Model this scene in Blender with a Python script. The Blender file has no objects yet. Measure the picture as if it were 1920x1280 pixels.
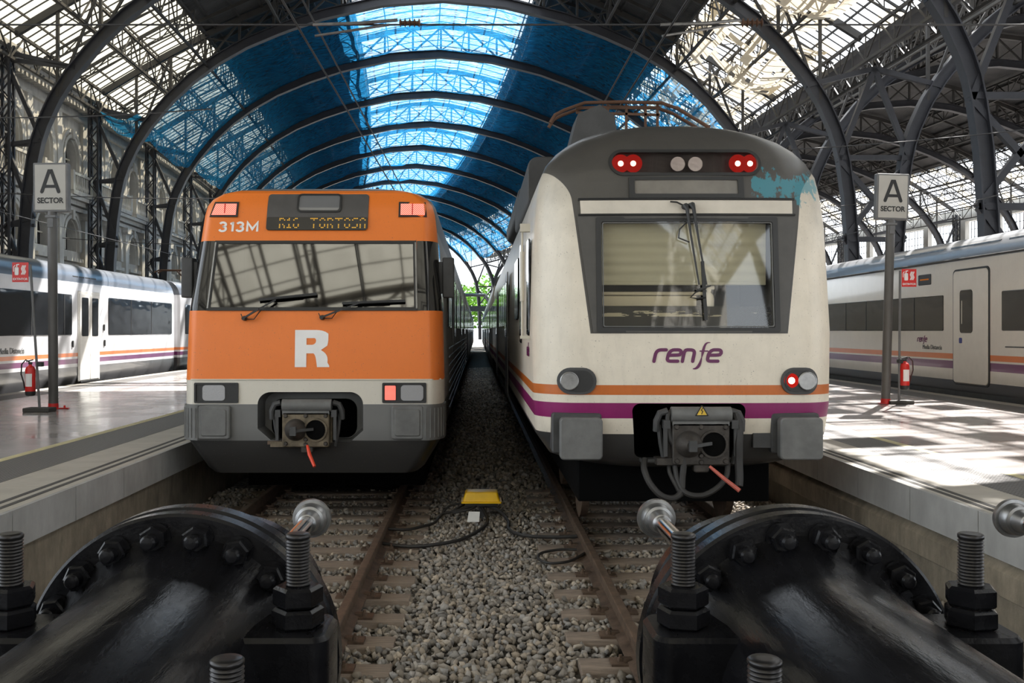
SKY, SUN, EXPO = 4.0, 36.0, -0.15
import bpy, bmesh, math, random
import numpy as np
from mathutils import Vector, Matrix
random.seed(7); rng = np.random.default_rng(7)
PI = math.pi
scene = bpy.context.scene
COL = scene.collection

# ------------------------------------------------------------------ camera
F = 1830.0; CZ = 2.1
cam = bpy.data.cameras.new('camera'); cam.sensor_width = 36; cam.sensor_fit = 'HORIZONTAL'
cam.lens = F/1920*36; cam.shift_x = 65/1920; cam.shift_y = -20/1920; cam.clip_end = 2000; cam.clip_start = .05
co = bpy.data.objects.new('camera', cam); co.location = (0, 0, CZ); co.rotation_euler = (PI/2, 0, 0); COL.objects.link(co)
scene.camera = co

# ------------------------------------------------------------------ object helpers
def thing(name, label, cat, loc=(0, 0, 0), group=None, rot=(0, 0, 0)):
    o = bpy.data.objects.new(name, None); COL.objects.link(o)
    o.location = loc; o.rotation_euler = rot; o.empty_display_size = .2
    o['label'] = label; o['category'] = cat
    if group: o['group'] = group
    return o
def tag(o, label, cat, group=None, kind=None):
    if label: o['label'] = label
    if cat: o['category'] = cat
    if group: o['group'] = group
    if kind: o['kind'] = kind
    return o
def dup(root, loc=None, label=None, rot=None):
    r = root.copy(); COL.objects.link(r)
    if loc is not None: r.location = loc
    if rot is not None: r.rotation_euler = rot
    if label: r['label'] = label
    for ch in list(root.children):
        c = ch.copy(); COL.objects.link(c); c.parent = r
        for g in list(ch.children):
            d = g.copy(); COL.objects.link(d); d.parent = c
    return r

class MB:
    def __init__(s): s.v = []; s.f = []
    def add(s, vs, fs):
        b = len(s.v); s.v += [tuple(p) for p in vs]; s.f += [tuple(i+b for i in f) for f in fs]
    def box(s, x0, x1, y0, y1, z0, z1):
        s.add([(x0,y0,z0),(x1,y0,z0),(x1,y1,z0),(x0,y1,z0),(x0,y0,z1),(x1,y0,z1),(x1,y1,z1),(x0,y1,z1)],
              [(0,3,2,1),(4,5,6,7),(0,1,5,4),(1,2,6,5),(2,3,7,6),(3,0,4,7)])
    def cbox(s, c, d): s.box(c[0]-d[0]/2, c[0]+d[0]/2, c[1]-d[1]/2, c[1]+d[1]/2, c[2]-d[2]/2, c[2]+d[2]/2)
    def bar(s, p, q, w=.05, h=None, up=(0, 0, 1)):
        h = h or w; p = Vector(p); q = Vector(q); d = (q-p)
        if d.length < 1e-6: return
        d.normalize(); u = Vector(up)
        if abs(d.dot(u)) > .98: u = Vector((1, 0, 0)) if abs(d.x) < .9 else Vector((0, 1, 0))
        a = d.cross(u).normalized(); b = a.cross(d)
        vs = [e + a*(w/2*i) + b*(h/2*j) for e in (p, q) for i, j in ((-1,-1),(1,-1),(1,1),(-1,1))]
        s.add(vs, [(0,3,2,1),(4,5,6,7),(0,1,5,4),(1,2,6,5),(2,3,7,6),(3,0,4,7)])
    def tube(s, pts, r, n=10, caps=True):
        pts = [Vector(p) for p in pts]; m = len(pts); rr = r if isinstance(r, (list, tuple)) else [r]*m
        prev = None; rings = []
        for i, p in enumerate(pts):
            d = (pts[min(i+1, m-1)] - pts[max(i-1, 0)])
            d = d.normalized() if d.length > 1e-9 else Vector((0, 0, 1))
            if prev is None: a = d.orthogonal().normalized()
            else:
                a = prev - d*prev.dot(d); a = a.normalized() if a.length > 1e-6 else d.orthogonal().normalized()
            prev = a; b = d.cross(a)
            rings.append([p + (a*math.cos(2*PI*k/n) + b*math.sin(2*PI*k/n))*rr[i] for k in range(n)])
        s.loft(rings, caps=caps)
    def loft(s, rings, closed=True, caps=True):
        n = len(rings[0]); vs = [p for r in rings for p in r]; fs = []
        for i in range(len(rings)-1):
            for k in range(n if closed else n-1):
                k2 = (k+1) % n
                fs.append((i*n+k, i*n+k2, (i+1)*n+k2, (i+1)*n+k))
        if caps: fs.append(tuple(range(n-1, -1, -1))); fs.append(tuple((len(rings)-1)*n+k for k in range(n)))
        s.add(vs, fs)
    def lathe(s, prof, c=(0, 0, 0), axis='y', n=48):
        rings = []
        for t, r in prof:
            ring = []
            for k in range(n):
                a = 2*PI*k/n; p, q = r*math.cos(a), r*math.sin(a)
                if axis == 'y': ring.append((c[0]+p, c[1]+t, c[2]+q))
                elif axis == 'z': ring.append((c[0]+p, c[1]+q, c[2]+t))
                else: ring.append((c[0]+t, c[1]+p, c[2]+q))
            rings.append(ring)
        s.loft(rings)
    def rbox(s, x0, x1, y0, y1, z0, z1, r=.02, axis='y', n=5):
        """box with its four edges along an axis rounded and small chamfers at both ends"""
        def out(a0, a1, b0, b1, rr): return rrect(a0, a1, b0, b1, rr, n)
        c = min(r*.5, .012)
        rings = []
        if axis == 'y':
            for t, k in ((y0, c), (y0+c, 0), (y1-c, 0), (y1, c)):
                rings.append([(a, t, b) for a, b in out(x0+k, x1-k, z0+k, z1-k, max(r-k, .001))])
        elif axis == 'z':
            for t, k in ((z0, c), (z0+c, 0), (z1-c, 0), (z1, c)):
                rings.append([(a, b, t) for a, b in out(x0+k, x1-k, y0+k, y1-k, max(r-k, .001))])
        else:
            for t, k in ((x0, c), (x0+c, 0), (x1-c, 0), (x1, c)):
                rings.append([(t, a, b) for a, b in out(y0+k, y1-k, z0+k, z1-k, max(r-k, .001))])
        s.loft(rings)
    def strip(s, A, B, t=0):
        n = len(A); s.add(list(A)+list(B), [(i, i+1, n+i+1, n+i) for i in range(n-1)])
    def build(s, name, mat, parent=None, smooth=35, loc=None):
        me = bpy.data.meshes.new(name); me.from_pydata(s.v, [], s.f)
        bm = bmesh.new(); bm.from_mesh(me)
        bmesh.ops.recalc_face_normals(bm, faces=bm.faces)
        if smooth:
            lim = math.radians(smooth)
            for f in bm.faces: f.smooth = True
            for e in bm.edges:
                if len(e.link_faces) != 2 or e.calc_face_angle(0) > lim: e.smooth = False
        bm.to_mesh(me); bm.free()
        me.materials.append(mat)
        o = bpy.data.objects.new(name, me); COL.objects.link(o)
        if parent: o.parent = parent
        if loc: o.location = loc
        return o
def rrect(x0, x1, z0, z1, r, n=5):
    r = min(r, (x1-x0)/2-1e-4, (z1-z0)/2-1e-4); pts = []
    for cx, cz, a0 in ((x1-r, z1-r, 0), (x0+r, z1-r, 90), (x0+r, z0+r, 180), (x1-r, z0+r, 270)):
        for i in range(n+1):
            a = math.radians(a0+90*i/n); pts.append((cx+r*math.cos(a), cz+r*math.sin(a)))
    return pts
def struct(o): o['kind'] = 'structure'; return o

def on_surf(mb, pts, fn, off=.01, depth=.03):
    """prism whose front face lies OFF in front of a surface y=fn(x,z) that faces -y"""
    n = len(pts)
    vs = [(x, fn(x, z)-off, z) for x, z in pts] + [(x, fn(x, z)+depth, z) for x, z in pts]
    mb.add(vs, [tuple(range(n)), tuple(range(2*n-1, n-1, -1))] + [(i, i+n, (i+1) % n+n, (i+1) % n) for i in range(n)])
def pill_surf(mb, x0, x1, z0, z1, r, fn, off=.01, thick=.01, nx=24, nz=5):
    r = max(.0005, min(r, (z1-z0)/2-1e-4, (x1-x0)/2-1e-4)); xs = []
    for i in range(6): xs.append(x0+r*(1-math.cos(PI/2*i/6)))
    for i in range(nx+1): xs.append(x0+r+(x1-x0-2*r)*i/nx)
    for i in range(5, -1, -1): xs.append(x1-r*(1-math.cos(PI/2*i/6)))
    vs = []
    for o in (off, off-thick):
        for x in xs:
            e = max(0, x0+r-x, x-(x1-r)); dz = r-math.sqrt(max(0, r*r-e*e)); dz = min(dz, (z1-z0)/2-.0005)
            for j in range(nz+1):
                z = z0+dz+(z1-z0-2*dz)*j/nz; vs.append((x, fn(x, z)-o, z))
    m = nz+1; n = len(xs); N = m*n
    fs = [(i*m+j, i*m+j+1, (i+1)*m+j+1, (i+1)*m+j) for i in range(n-1) for j in range(nz)]
    fs += [tuple(N+k for k in reversed(f)) for f in fs]
    ring = list(range(nz))+[i*m+nz for i in range(n-1)]+[(n-1)*m+j for j in range(nz, 0, -1)]+[i*m for i in range(n-1, 0, -1)]
    fs += [(ring[k], ring[(k+1) % len(ring)], ring[(k+1) % len(ring)]+N, ring[k]+N) for k in range(len(ring))]
    mb.add(vs, fs)
def frame_surf(mb, outer, inner, fn, off=.02, depth=.03):
    n = len(outer); vs = []
    for ring, o in ((outer, off), (inner, off), (inner, -depth), (outer, -depth)):
        vs += [(x, fn(x, z)-o, z) for x, z in ring]
    fs = []
    for j in range(4):
        for i in range(n):
            i2 = (i+1) % n; j2 = (j+1) % 4
            fs.append((j*n+i, j*n+i2, j2*n+i2, j2*n+i))
    mb.add(vs, fs)
def bez(p0, p1, p2, p3, n=10):
    out = []
    for i in range(n+1):
        t = i/n; a = (1-t)**3; b = 3*t*(1-t)**2; c = 3*t*t*(1-t); d = t**3
        out.append((a*p0[0]+b*p1[0]+c*p2[0]+d*p3[0], a*p0[1]+b*p1[1]+c*p2[1]+d*p3[1]))
    return out
def stroke(mb, pts, w, fn, off=.006, rnd=False, ws=None):
    """flat stroke in the xz plane, laid on surface fn"""
    L = []; R = []; n = len(pts)
    for i, (x, z) in enumerate(pts):
        ax, az = pts[max(i-1, 0)]; bx, bz = pts[min(i+1, n-1)]
        dx, dz = bx-ax, bz-az; l = math.hypot(dx, dz) or 1
        ww = (ws[i] if ws else w)/2
        if 0 < i < n-1:
            d1 = (x-ax, z-az); d2 = (bx-x, bz-z); l1 = math.hypot(*d1) or 1; l2 = math.hypot(*d2) or 1
            c = (d1[0]*d2[0]+d1[1]*d2[1])/(l1*l2); ww = ww/max(.5, math.sqrt(max(0, (1+c)/2)))
            dx = d1[0]/l1+d2[0]/l2; dz = d1[1]/l1+d2[1]/l2; l = math.hypot(dx, dz) or 1
        nx, nz = -dz/l*ww, dx/l*ww
        L.append((x+nx, z+nz)); R.append((x-nx, z-nz))
    def P(q, o): return (q[0], fn(q[0], q[1])-o, q[1])
    for i in range(n-1):
        q = [L[i], L[i+1], R[i+1], R[i]]
        mb.add([P(k, off) for k in q]+[P(k, -.002) for k in q], [(0,1,2,3),(7,6,5,4),(0,4,5,1),(1,5,6,2),(2,6,7,3),(3,7,4,0)])
    if rnd:
        for k in (0, n-1):
            c = pts[k]; r = (ws[k] if ws else w)/2
            ring = [(c[0]+r*math.cos(2*PI*j/14), c[1]+r*math.sin(2*PI*j/14)) for j in range(14)]
            mb.add([P(q, off*1.02) for q in ring], [tuple(range(14))])
def text_mesh(txt, size, name, mat, parent, loc, rot=(PI/2, 0, 0), bold=.0, extrude=.003, align='CENTER', sx=1):
    cu = bpy.data.curves.new(name, 'FONT'); cu.body = txt; cu.size = size; cu.offset = bold; cu.extrude = extrude
    cu.align_x = align; cu.align_y = 'CENTER'
    t = bpy.data.objects.new(name, cu); COL.objects.link(t)
    bpy.context.view_layer.update()
    me = bpy.data.meshes.new_from_object(t.evaluated_get(bpy.context.evaluated_depsgraph_get()))
    bpy.data.objects.remove(t); bpy.data.curves.remove(cu)
    o = bpy.data.objects.new(name, me); me.materials.clear(); me.materials.append(mat); COL.objects.link(o)
    o.parent = parent; o.location = loc; o.rotation_euler = rot; o.scale = (sx, 1, 1)
    return o
def boolean(o, cutter):
    cutter.parent = o.parent
    m = o.modifiers.new('b', 'BOOLEAN'); m.object = cutter; m.operation = 'DIFFERENCE'; m.solver = 'EXACT'
    m.material_mode = 'TRANSFER'
    bpy.context.view_layer.update()
    me = bpy.data.meshes.new_from_object(o.evaluated_get(bpy.context.evaluated_depsgraph_get()))
    o.modifiers.clear(); o.data = me
    bpy.data.objects.remove(cutter)
    bm = bmesh.new(); bm.from_mesh(me)
    lim = math.radians(35)
    for f in bm.faces: f.smooth = True
    for e in bm.edges:
        if len(e.link_faces) != 2 or e.calc_face_angle(0) > lim: e.smooth = False
    bm.to_mesh(me); bm.free()

# ------------------------------------------------------------------ materials
class NT:
    def __init__(s, name):
        s.mat = bpy.data.materials.new(name); s.mat.use_nodes = True
        s.t = s.mat.node_tree; s.t.nodes.clear()
        s.out = s.n('ShaderNodeOutputMaterial')
        s.tc = s.n('ShaderNodeTexCoord'); s.obj = s.tc.outputs['Object']
    def n(s, ty, **k):
        x = s.t.nodes.new(ty)
        for a, b in k.items(): setattr(x, a, b)
        return x
    def set(s, sock, v):
        if isinstance(v, bpy.types.NodeSocket): s.t.links.new(v, sock)
        else:
            if isinstance(v, tuple) and len(v) == 3 and sock.type == 'RGBA': v = v+(1,)
            sock.default_value = v
    def m(s, op, a, b=0., c=None):
        x = s.n('ShaderNodeMath', operation=op); s.set(x.inputs[0], a); s.set(x.inputs[1], b)
        if c is not None: s.set(x.inputs[2], c)
        return x.outputs[0]
    def gt(s, a, b): return s.m('GREATER_THAN', a, b)
    def lt(s, a, b): return s.m('LESS_THAN', a, b)
    def rng(s, a, lo, hi): return s.m('MULTIPLY', s.gt(a, lo), s.lt(a, hi))
    def mul(s, a, b): return s.m('MULTIPLY', a, b)
    def mix(s, f, a, b):
        x = s.n('ShaderNodeMix', data_type='RGBA'); s.set(x.inputs[0], f); s.set(x.inputs[6], a); s.set(x.inputs[7], b)
        return x.outputs[2]
    def mixs(s, f, a, b):
        x = s.n('ShaderNodeMixShader'); s.set(x.inputs[0], f); s.t.links.new(a, x.inputs[1]); s.t.links.new(b, x.inputs[2])
        return x.outputs[0]
    def xyz(s, v=None):
        x = s.n('ShaderNodeSeparateXYZ'); s.t.links.new(v or s.obj, x.inputs[0]); return x.outputs
    def noise(s, scale=5, detail=4, rough=.55, stretch=None, vec=None):
        v = vec or s.obj
        if stretch:
            mp = s.n('ShaderNodeMapping'); mp.inputs['Scale'].default_value = stretch; s.t.links.new(v, mp.inputs[0]); v = mp.outputs[0]
        x = s.n('ShaderNodeTexNoise'); x.inputs['Scale'].default_value = scale; x.inputs['Detail'].default_value = detail
        x.inputs['Roughness'].default_value = rough; s.t.links.new(v, x.inputs['Vector']); return x.outputs[0]
    def ramp(s, v, lo, hi, a=0., b=1.):
        x = s.n('ShaderNodeMapRange'); s.set(x.inputs[0], v); x.inputs[1].default_value = lo; x.inputs[2].default_value = hi
        x.inputs[3].default_value = a; x.inputs[4].default_value = b; return x.outputs[0]
    def scale(s, col, f):
        x = s.n('ShaderNodeVectorMath', operation='SCALE'); s.set(x.inputs[0], col[:3] if isinstance(col, tuple) else col); s.set(x.inputs[3], f)
        return x.outputs[0]
    def bump(s, h, strength=.3, dist=.01):
        x = s.n('ShaderNodeBump'); x.inputs['Strength'].default_value = strength; x.inputs['Distance'].default_value = dist
        s.t.links.new(h, x.inputs['Height']); return x.outputs[0]
    def bsdf(s, col, rough=.5, metal=0., spec=.5, coat=0., normal=None, emit=None, es=0., alpha=None):
        x = s.n('ShaderNodeBsdfPrincipled'); s.set(x.inputs['Base Color'], col); s.set(x.inputs['Roughness'], rough)
        s.set(x.inputs['Metallic'], metal); s.set(x.inputs['Specular IOR Level'], spec); s.set(x.inputs['Coat Weight'], coat)
        x.inputs['Coat Roughness'].default_value = .08
        if normal is not None: s.t.links.new(normal, x.inputs['Normal'])
        if emit is not None: s.set(x.inputs['Emission Color'], emit); s.set(x.inputs['Emission Strength'], es)
        return x.outputs[0]
    def done(s, sh): s.t.links.new(sh, s.out.inputs[0]); return s.mat
def mk(name, col, rough=.5, metal=0., var=.2, scale=4, bump=0., bscale=60, spec=.5, coat=0., stretch=None, dist=.004):
    t = NT(name); nz = t.noise(scale, 6, .6, stretch)
    c = t.scale(col, t.ramp(nz, .3, .7, 1-var, 1+var*.6))
    nm = t.bump(t.noise(bscale, 4, .6), bump, dist) if bump else None
    return t.done(t.bsdf(c, rough, metal, spec, coat, nm))
def emis(name, col, st):
    t = NT(name); e = t.n('ShaderNodeEmission'); t.set(e.inputs[0], col); e.inputs[1].default_value = st; return t.done(e.outputs[0])

M = {}
M['steel'] = mk('arch_steel', (.036, .038, .047), .5, .1, .25, 1.5, .25, 9, dist=.01)
M['steel2'] = mk('lattice_steel', (.05, .048, .046), .6, .1, .3, 1.5)
M['blackgloss'] = None
M['rust'] = mk('rail_rust', (.15, .105, .075), .5, .4, .5, 9, .4, 60)
M['railtop'] = mk('rail_top', (.2, .16, .12), .35, .7, .4, 8)
M['wood'] = mk('sleeper_wood', (.23, .18, .14), .85, 0, .4, 6, .6, 40, stretch=(1, 9, 9))
M['dark'] = mk('dark_plastic', (.018, .018, .018), .5)
M['black'] = mk('shade_black', (.003, .003, .003), .9, spec=.08)  # near-black colour puts in the shade of underframes, coupler pockets and funnel hole
M['grey'] = mk('grey_metal', (.13, .13, .125), .55, 0, .25, 6, .15, 90)
M['dgrey'] = mk('dark_grey_metal', (.05, .05, .05), .6, 0, .25, 6, .15, 90)
M['chrome'] = mk('polished_steel', (.62, .62, .64), .14, 1., .1, 4)
M['steelplate'] = mk('dull_steel', (.3, .3, .3), .38, .9, .3, 8)
M['couple'] = mk('coupler_casting', (.15, .12, .08), .6, .4, .5, 12, .5, 40)
M['coupled'] = mk('coupler_dark_casting', (.06, .052, .045), .6, .4, .5, 12, .5, 40)
M['red'] = mk('red_paint', (.62, .02, .015), .35, 0, .15)
M['redorange'] = mk('red_handle', (.75, .07, .03), .4, 0, .15)
M['yellow'] = mk('yellow_box_paint', (.85, .5, .0), .4, 0, .15)
M['white'] = mk('white_paint', (.72, .71, .68), .4, 0, .08)
M['cream'] = mk('cream_plastic', (.6, .56, .47), .5, 0, .08)
M['rubber'] = mk('rubber_hose', (.022, .02, .018), .6, 0, .3)
M['wire'] = mk('wire_dark', (.03, .03, .032), .6)
M['signgrey'] = mk('sign_back_grey', (.14, .14, .14), .5)
M['signface'] = mk('sign_face', (.42, .40, .36), .5, 0, .05)
M['ink'] = mk('sign_ink', (.015, .015, .015), .6)
M['polegrey'] = mk('pole_grey', (.10, .095, .09), .45, .2, .1)
M['renfe'] = mk('logo_purple', (.11, .006, .07), .4, 0, .05)
M['letterw'] = mk('letter_white', (.8, .78, .76), .4, 0, .05)
M['amber'] = emis('amber_led', (1, .55, .08), .9)
M['redlamp'] = emis('red_lamp_glow', (1, .10, .07), 3.2)
M['hotlamp'] = emis('red_lamp_core', (1, .45, .38), 9)
M['rustbeam'] = mk('pantograph_brown', (.12, .06, .035), .6, .3, .3)
M['stone'] = None

t = NT('buffer_gloss_black')   # thick brushed gloss paint
nz = t.noise(7, 6, .65, (1, .25, 1)); n2 = t.noise(60, 4, .6, (1, .18, 1))
M['blackgloss'] = t.done(t.bsdf(t.scale((.006, .006, .007), t.ramp(nz, .3, .7, .7, 1.5)), t.ramp(nz, .35, .7, .16, .4), 0, .13, .04, t.bump(t.m('ADD', t.mul(nz, .5), t.mul(n2, .35)), .3, .012)))

def glassy(name, tint, tr, rough=.03, ior=1.5):
    t = NT(name); tr_ = t.n('ShaderNodeBsdfTransparent'); t.set(tr_.inputs[0], tint)
    gl = t.n('ShaderNodeBsdfGlossy'); gl.inputs['Roughness'].default_value = rough
    fr = t.n('ShaderNodeFresnel'); fr.inputs[0].default_value = ior
    geo = t.n('ShaderNodeNewGeometry'); f = t.mul(t.ramp(fr.outputs[0], 0, 1, tr, 1), t.m('SUBTRACT', 1., geo.outputs['Backfacing']))
    return t.done(t.mixs(f, tr_.outputs[0], gl.outputs[0]))
M['windshield'] = glassy('windshield_glass', (.33, .32, .29), .22)
M['windshield2'] = glassy('windshield_glass_clear', (.92, .90, .84), .04)
M['lens'] = glassy('lamp_lens', (.8, .8, .8), .12)

def winmat(name, col=(.012, .013, .015), bumpy=.25):
    t = NT(name); nz = t.noise(1.1, 2, .5, (1, .6, 1.6))
    x = t.bsdf(col, .05, 0, .6, .15, t.bump(nz, bumpy, .06)); return t.done(x)
M['sidewin'] = winmat('side_window_glass')
M['flatwin'] = winmat('house_window_glass', (.02, .02, .022), .05)
t = NT('stone_ballast')
geo = t.n('ShaderNodeNewGeometry'); r = geo.outputs['Random Per Island']
c = t.mix(t.m('FRACT', t.mul(r, 7.13)), (.34, .285, .22), (.25, .24, .225)); c = t.scale(c, t.ramp(r, 0, 1, .5, 1.35))
M['stone'] = t.done(t.bsdf(c, .9, 0, .2, 0, t.bump(t.noise(60, 3), .5, .01)))
t = NT('ballast_bed'); vo = t.n('ShaderNodeTexVoronoi'); vo.inputs['Scale'].default_value = 17; t.t.links.new(t.obj, vo.inputs[0])
c = t.mix(t.m('FRACT', t.mul(vo.outputs['Color'], 1.)), (.22, .19, .15), (.13, .12, .11))
c = t.scale(c, t.ramp(vo.outputs['Distance'], 0, .6, 1.2, .3))
M['bed'] = t.done(t.bsdf(c, .95, 0, .2, 0, t.bump(vo.outputs['Distance'], 1., -.04)))

# --- car body paints
def dirt(t, c, amt=.35, sc=3):
    n1 = t.noise(sc, 6, .65); n2 = t.noise(2.2, 5, .6, (7, 7, 1.6)); n3 = t.noise(70, 2, .5)
    c = t.scale(c, t.mul(t.ramp(n1, .3, .75, 1, 1-amt*.5), t.ramp(n2, .5, .8, 1., 1-amt*.3)))
    return t.mix(t.ramp(n3, .68, .74, 0, .6), c, (.10, .085, .07))
t = NT('orange_train_paint'); X, Y, Z = t.xyz(); AX = t.m('ABSOLUTE', X)
side = t.gt(Y, .62)
c = t.mix(t.gt(Z, 1.53), (.62, .58, .50), (.80, .19, .022))
sidec = t.mix(t.rng(Z, 1.1, 3.3), (.16, .155, .15), (.34, .34, .33))
c = t.mix(side, c, sidec)
c = t.mix(t.lt(Z, 1.25), c, (.15, .15, .145))
c = t.mix(t.lt(Z, .83), c, (.024, .023, .022))
wrap = t.mul(t.rng(Z, 2.335, 3.17), t.mul(t.gt(AX, 1.2), t.lt(Y, 1.0)))
c = dirt(t, c, .10)
c = t.mix(wrap, c, (.015, .015, .015))
ro = t.mix(wrap, (.42, .42, .42), (.05, .05, .05))
M['orange'] = t.done(t.bsdf(c, ro, 0, .5, 0))

t = NT('renfe_train_paint'); X, Y, Z = t.xyz(); AX = t.m('ABSOLUTE', X)
xb = t.m('ADD', t.m('MULTIPLY_ADD', t.m('SUBTRACT', Z, 2.08), .127, .925), t.mul(t.m('POWER', t.m('MAXIMUM', t.m('SUBTRACT', Z, 3.34), 0.), 2.), 1.9))
front = t.lt(Y, 1.15)
dk = t.mul(t.mul(t.lt(AX, xb), t.gt(Z, 2.075)), front)
c = (.74, .67, .555)
topdark = t.ramp(t.m('ADD', Z, t.mul(t.noise(3, 4), .5)), 3.2, 4.1, 1., .55)  # body colour darkens towards the roof, edge broken by noise
c = t.scale(t.mix(0., c, c), topdark)
c = t.mix(t.rng(Z, 1.50, 1.592), c, (.53, .135, .02))
c = t.mix(t.rng(Z, 1.28, 1.425), c, (.23, .012, .11))
c = t.mix(t.lt(Z, 1.13), c, (.042, .041, .04))
roof = t.mul(t.gt(Z, 3.75), t.m('SUBTRACT', 1., front))
c = t.mix(roof, c, (.09, .085, .08))
c = t.mix(dk, c, (.068, .063, .056))
c = dirt(t, c, .3)
g = t.noise(15, 3, .6, (1, 1, .6)); gc = t.m('ADD', 3.46, t.mul(t.m('SINE', t.mul(X, 11)), .035)); gd = t.m('ABSOLUTE', t.m('SUBTRACT', Z, gc)); ge = t.m('ABSOLUTE', t.m('SUBTRACT', X, .98))
gv = t.m('SUBTRACT', t.m('SUBTRACT', g, t.mul(gd, 1.5)), t.mul(t.m('MAXIMUM', t.m('SUBTRACT', ge, .3), 0.), 3.))
gm = t.mul(t.m('MULTIPLY', front, t.gt(X, .45)), t.ramp(gv, .34, .40, 0, .75))
g2 = t.noise(14, 3, .6); gm2 = t.mul(t.mul(t.rng(X, -.5, -.1), t.rng(Z, 3.17, 3.22)), t.ramp(g2, .45, .52, 0, .5))
c = t.mix(t.m('MAXIMUM', gm, gm2), c, (.04, .24, .30))
M['renfebody'] = t.done(t.bsdf(c, .42, 0, .4, .1, t.bump(t.noise(140, 3), .12, .004)))

def sidepaint(name, base, o0, o1, p0, p1, skirt, roofz, roofc=(.10, .11, .13)):
    t = NT(name); X, Y, Z = t.xyz()
    c = t.mix(t.rng(Z, o0, o1), base, (.62, .16, .03)); c = t.mix(t.rng(Z, p0, p1), c, (.13, .02, .10))
    c = t.mix(t.lt(Z, skirt), c, (.07, .07, .075)); c = t.mix(t.gt(Z, roofz), c, roofc)
    c = dirt(t, c, .15); return t.done(t.bsdf(c, .28, 0, .5, .3))
M['leftcar'] = sidepaint('left_train_paint', (.58, .58, .60), 1.40, 1.50, 1.21, 1.34, 1.12, 3.42)
M['rightcar'] = sidepaint('right_train_paint', (.64, .60, .53), 1.48, 1.60, 1.27, 1.44, 1.02, 3.62, (.30, .31, .33))
M['carsteel'] = mk('ribbed_steel_side', (.3, .3, .3), .3, .4, .2, 3)

# --- platform and building
t = NT('platform_terrazzo'); X, Y, Z = t.xyz()
nz = t.noise(1.2, 6, .6); n2 = t.noise(160, 2, .5)
lines = t.m('MAXIMUM', t.gt(t.m('FRACT', t.mul(X, .5)), .996), t.gt(t.m('FRACT', t.mul(Y, .5)), .996))
c = t.scale((.36, .33, .315), t.mul(t.ramp(nz, .3, .7, .85, 1.1), t.ramp(n2, .3, .7, .93, 1.07)))
c = t.mix(t.mul(lines, .35), c, (.15, .14, .13))
M['terrazzo'] = t.done(t.bsdf(c, t.ramp(nz, .3, .7, .13, .26), 0, .5, 0))
M['kerb'] = mk('kerb_stone', (.36, .33, .28), .6, 0, .15, 3, .15, 80)
M['groove'] = mk('dark_anti_slip', (.05, .047, .042), .8)
t = NT('coping_face'); X, Y, Z = t.xyz()
c = t.scale((.33, .325, .31), t.mul(t.ramp(t.noise(2, 5), .3, .7, .8, 1.1), t.ramp(t.noise(3, 5, .6, (4, 4, 1.2)), .4, .7, 1., .9)))
M['coping'] = t.done(t.bsdf(c, .8, 0, .3))
t = NT('stained_concrete')
c = t.mix(t.ramp(t.noise(1.5, 6, .65), .35, .65, 0, 1), (.16, .135, .10), (.27, .23, .17))
c = t.scale(c, t.ramp(t.noise(3, 6, .7, (2, 2, .6)), .35, .7, 1.1, .6))
M['concrete'] = t.done(t.bsdf(c, .9, 0, .3, 0, t.bump(t.noise(50, 5, .7), .4, .015)))
M['yellowline'] = mk('worn_yellow_paint', (.50, .44, .24), .6, 0, .2, 8)
t = NT('tactile_paving'); X, Y, Z = t.xyz()
fx = t.m('SUBTRACT', t.m('FRACT', t.mul(X, 20)), .5); fy = t.m('SUBTRACT', t.m('FRACT', t.m('ADD', t.mul(Y, 20), t.mul(t.m('FLOOR', t.mul(X, 20)), .5))), .5)
d = t.m('SQRT', t.m('ADD', t.mul(fx, fx), t.mul(fy, fy)))
dm = t.ramp(d, .22, .34, 1, 0)
M['tactile'] = t.done(t.bsdf(t.mix(dm, (.075, .07, .066), (.21, .20, .19)), .5, 0, .4, 0, t.bump(dm, 1., .02)))
t = NT('facade_plaster')
c = t.scale((.56, .55, .52), t.mul(t.ramp(t.noise(.8, 6), .3, .7, .8, 1.1), t.ramp(t.noise(1.5, 5, .6, (3, 3, .4)), .4, .7, 1, .8)))
M['plaster'] = t.done(t.bsdf(c, .85, 0, .2))
M['outground'] = mk('ground_grey', (.2, .19, .18), .9)
t = NT('corrugated_roof'); X, Y, Z = t.xyz(); w = t.m('SINE', t.mul(Y, 40))
M['corr'] = t.done(t.bsdf(t.scale((.07, .07, .072), t.ramp(t.noise(.7, 5), .3, .7, .7, 1.3)), .7, 0, .3, 0, t.bump(w, .5, .03)))

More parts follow.
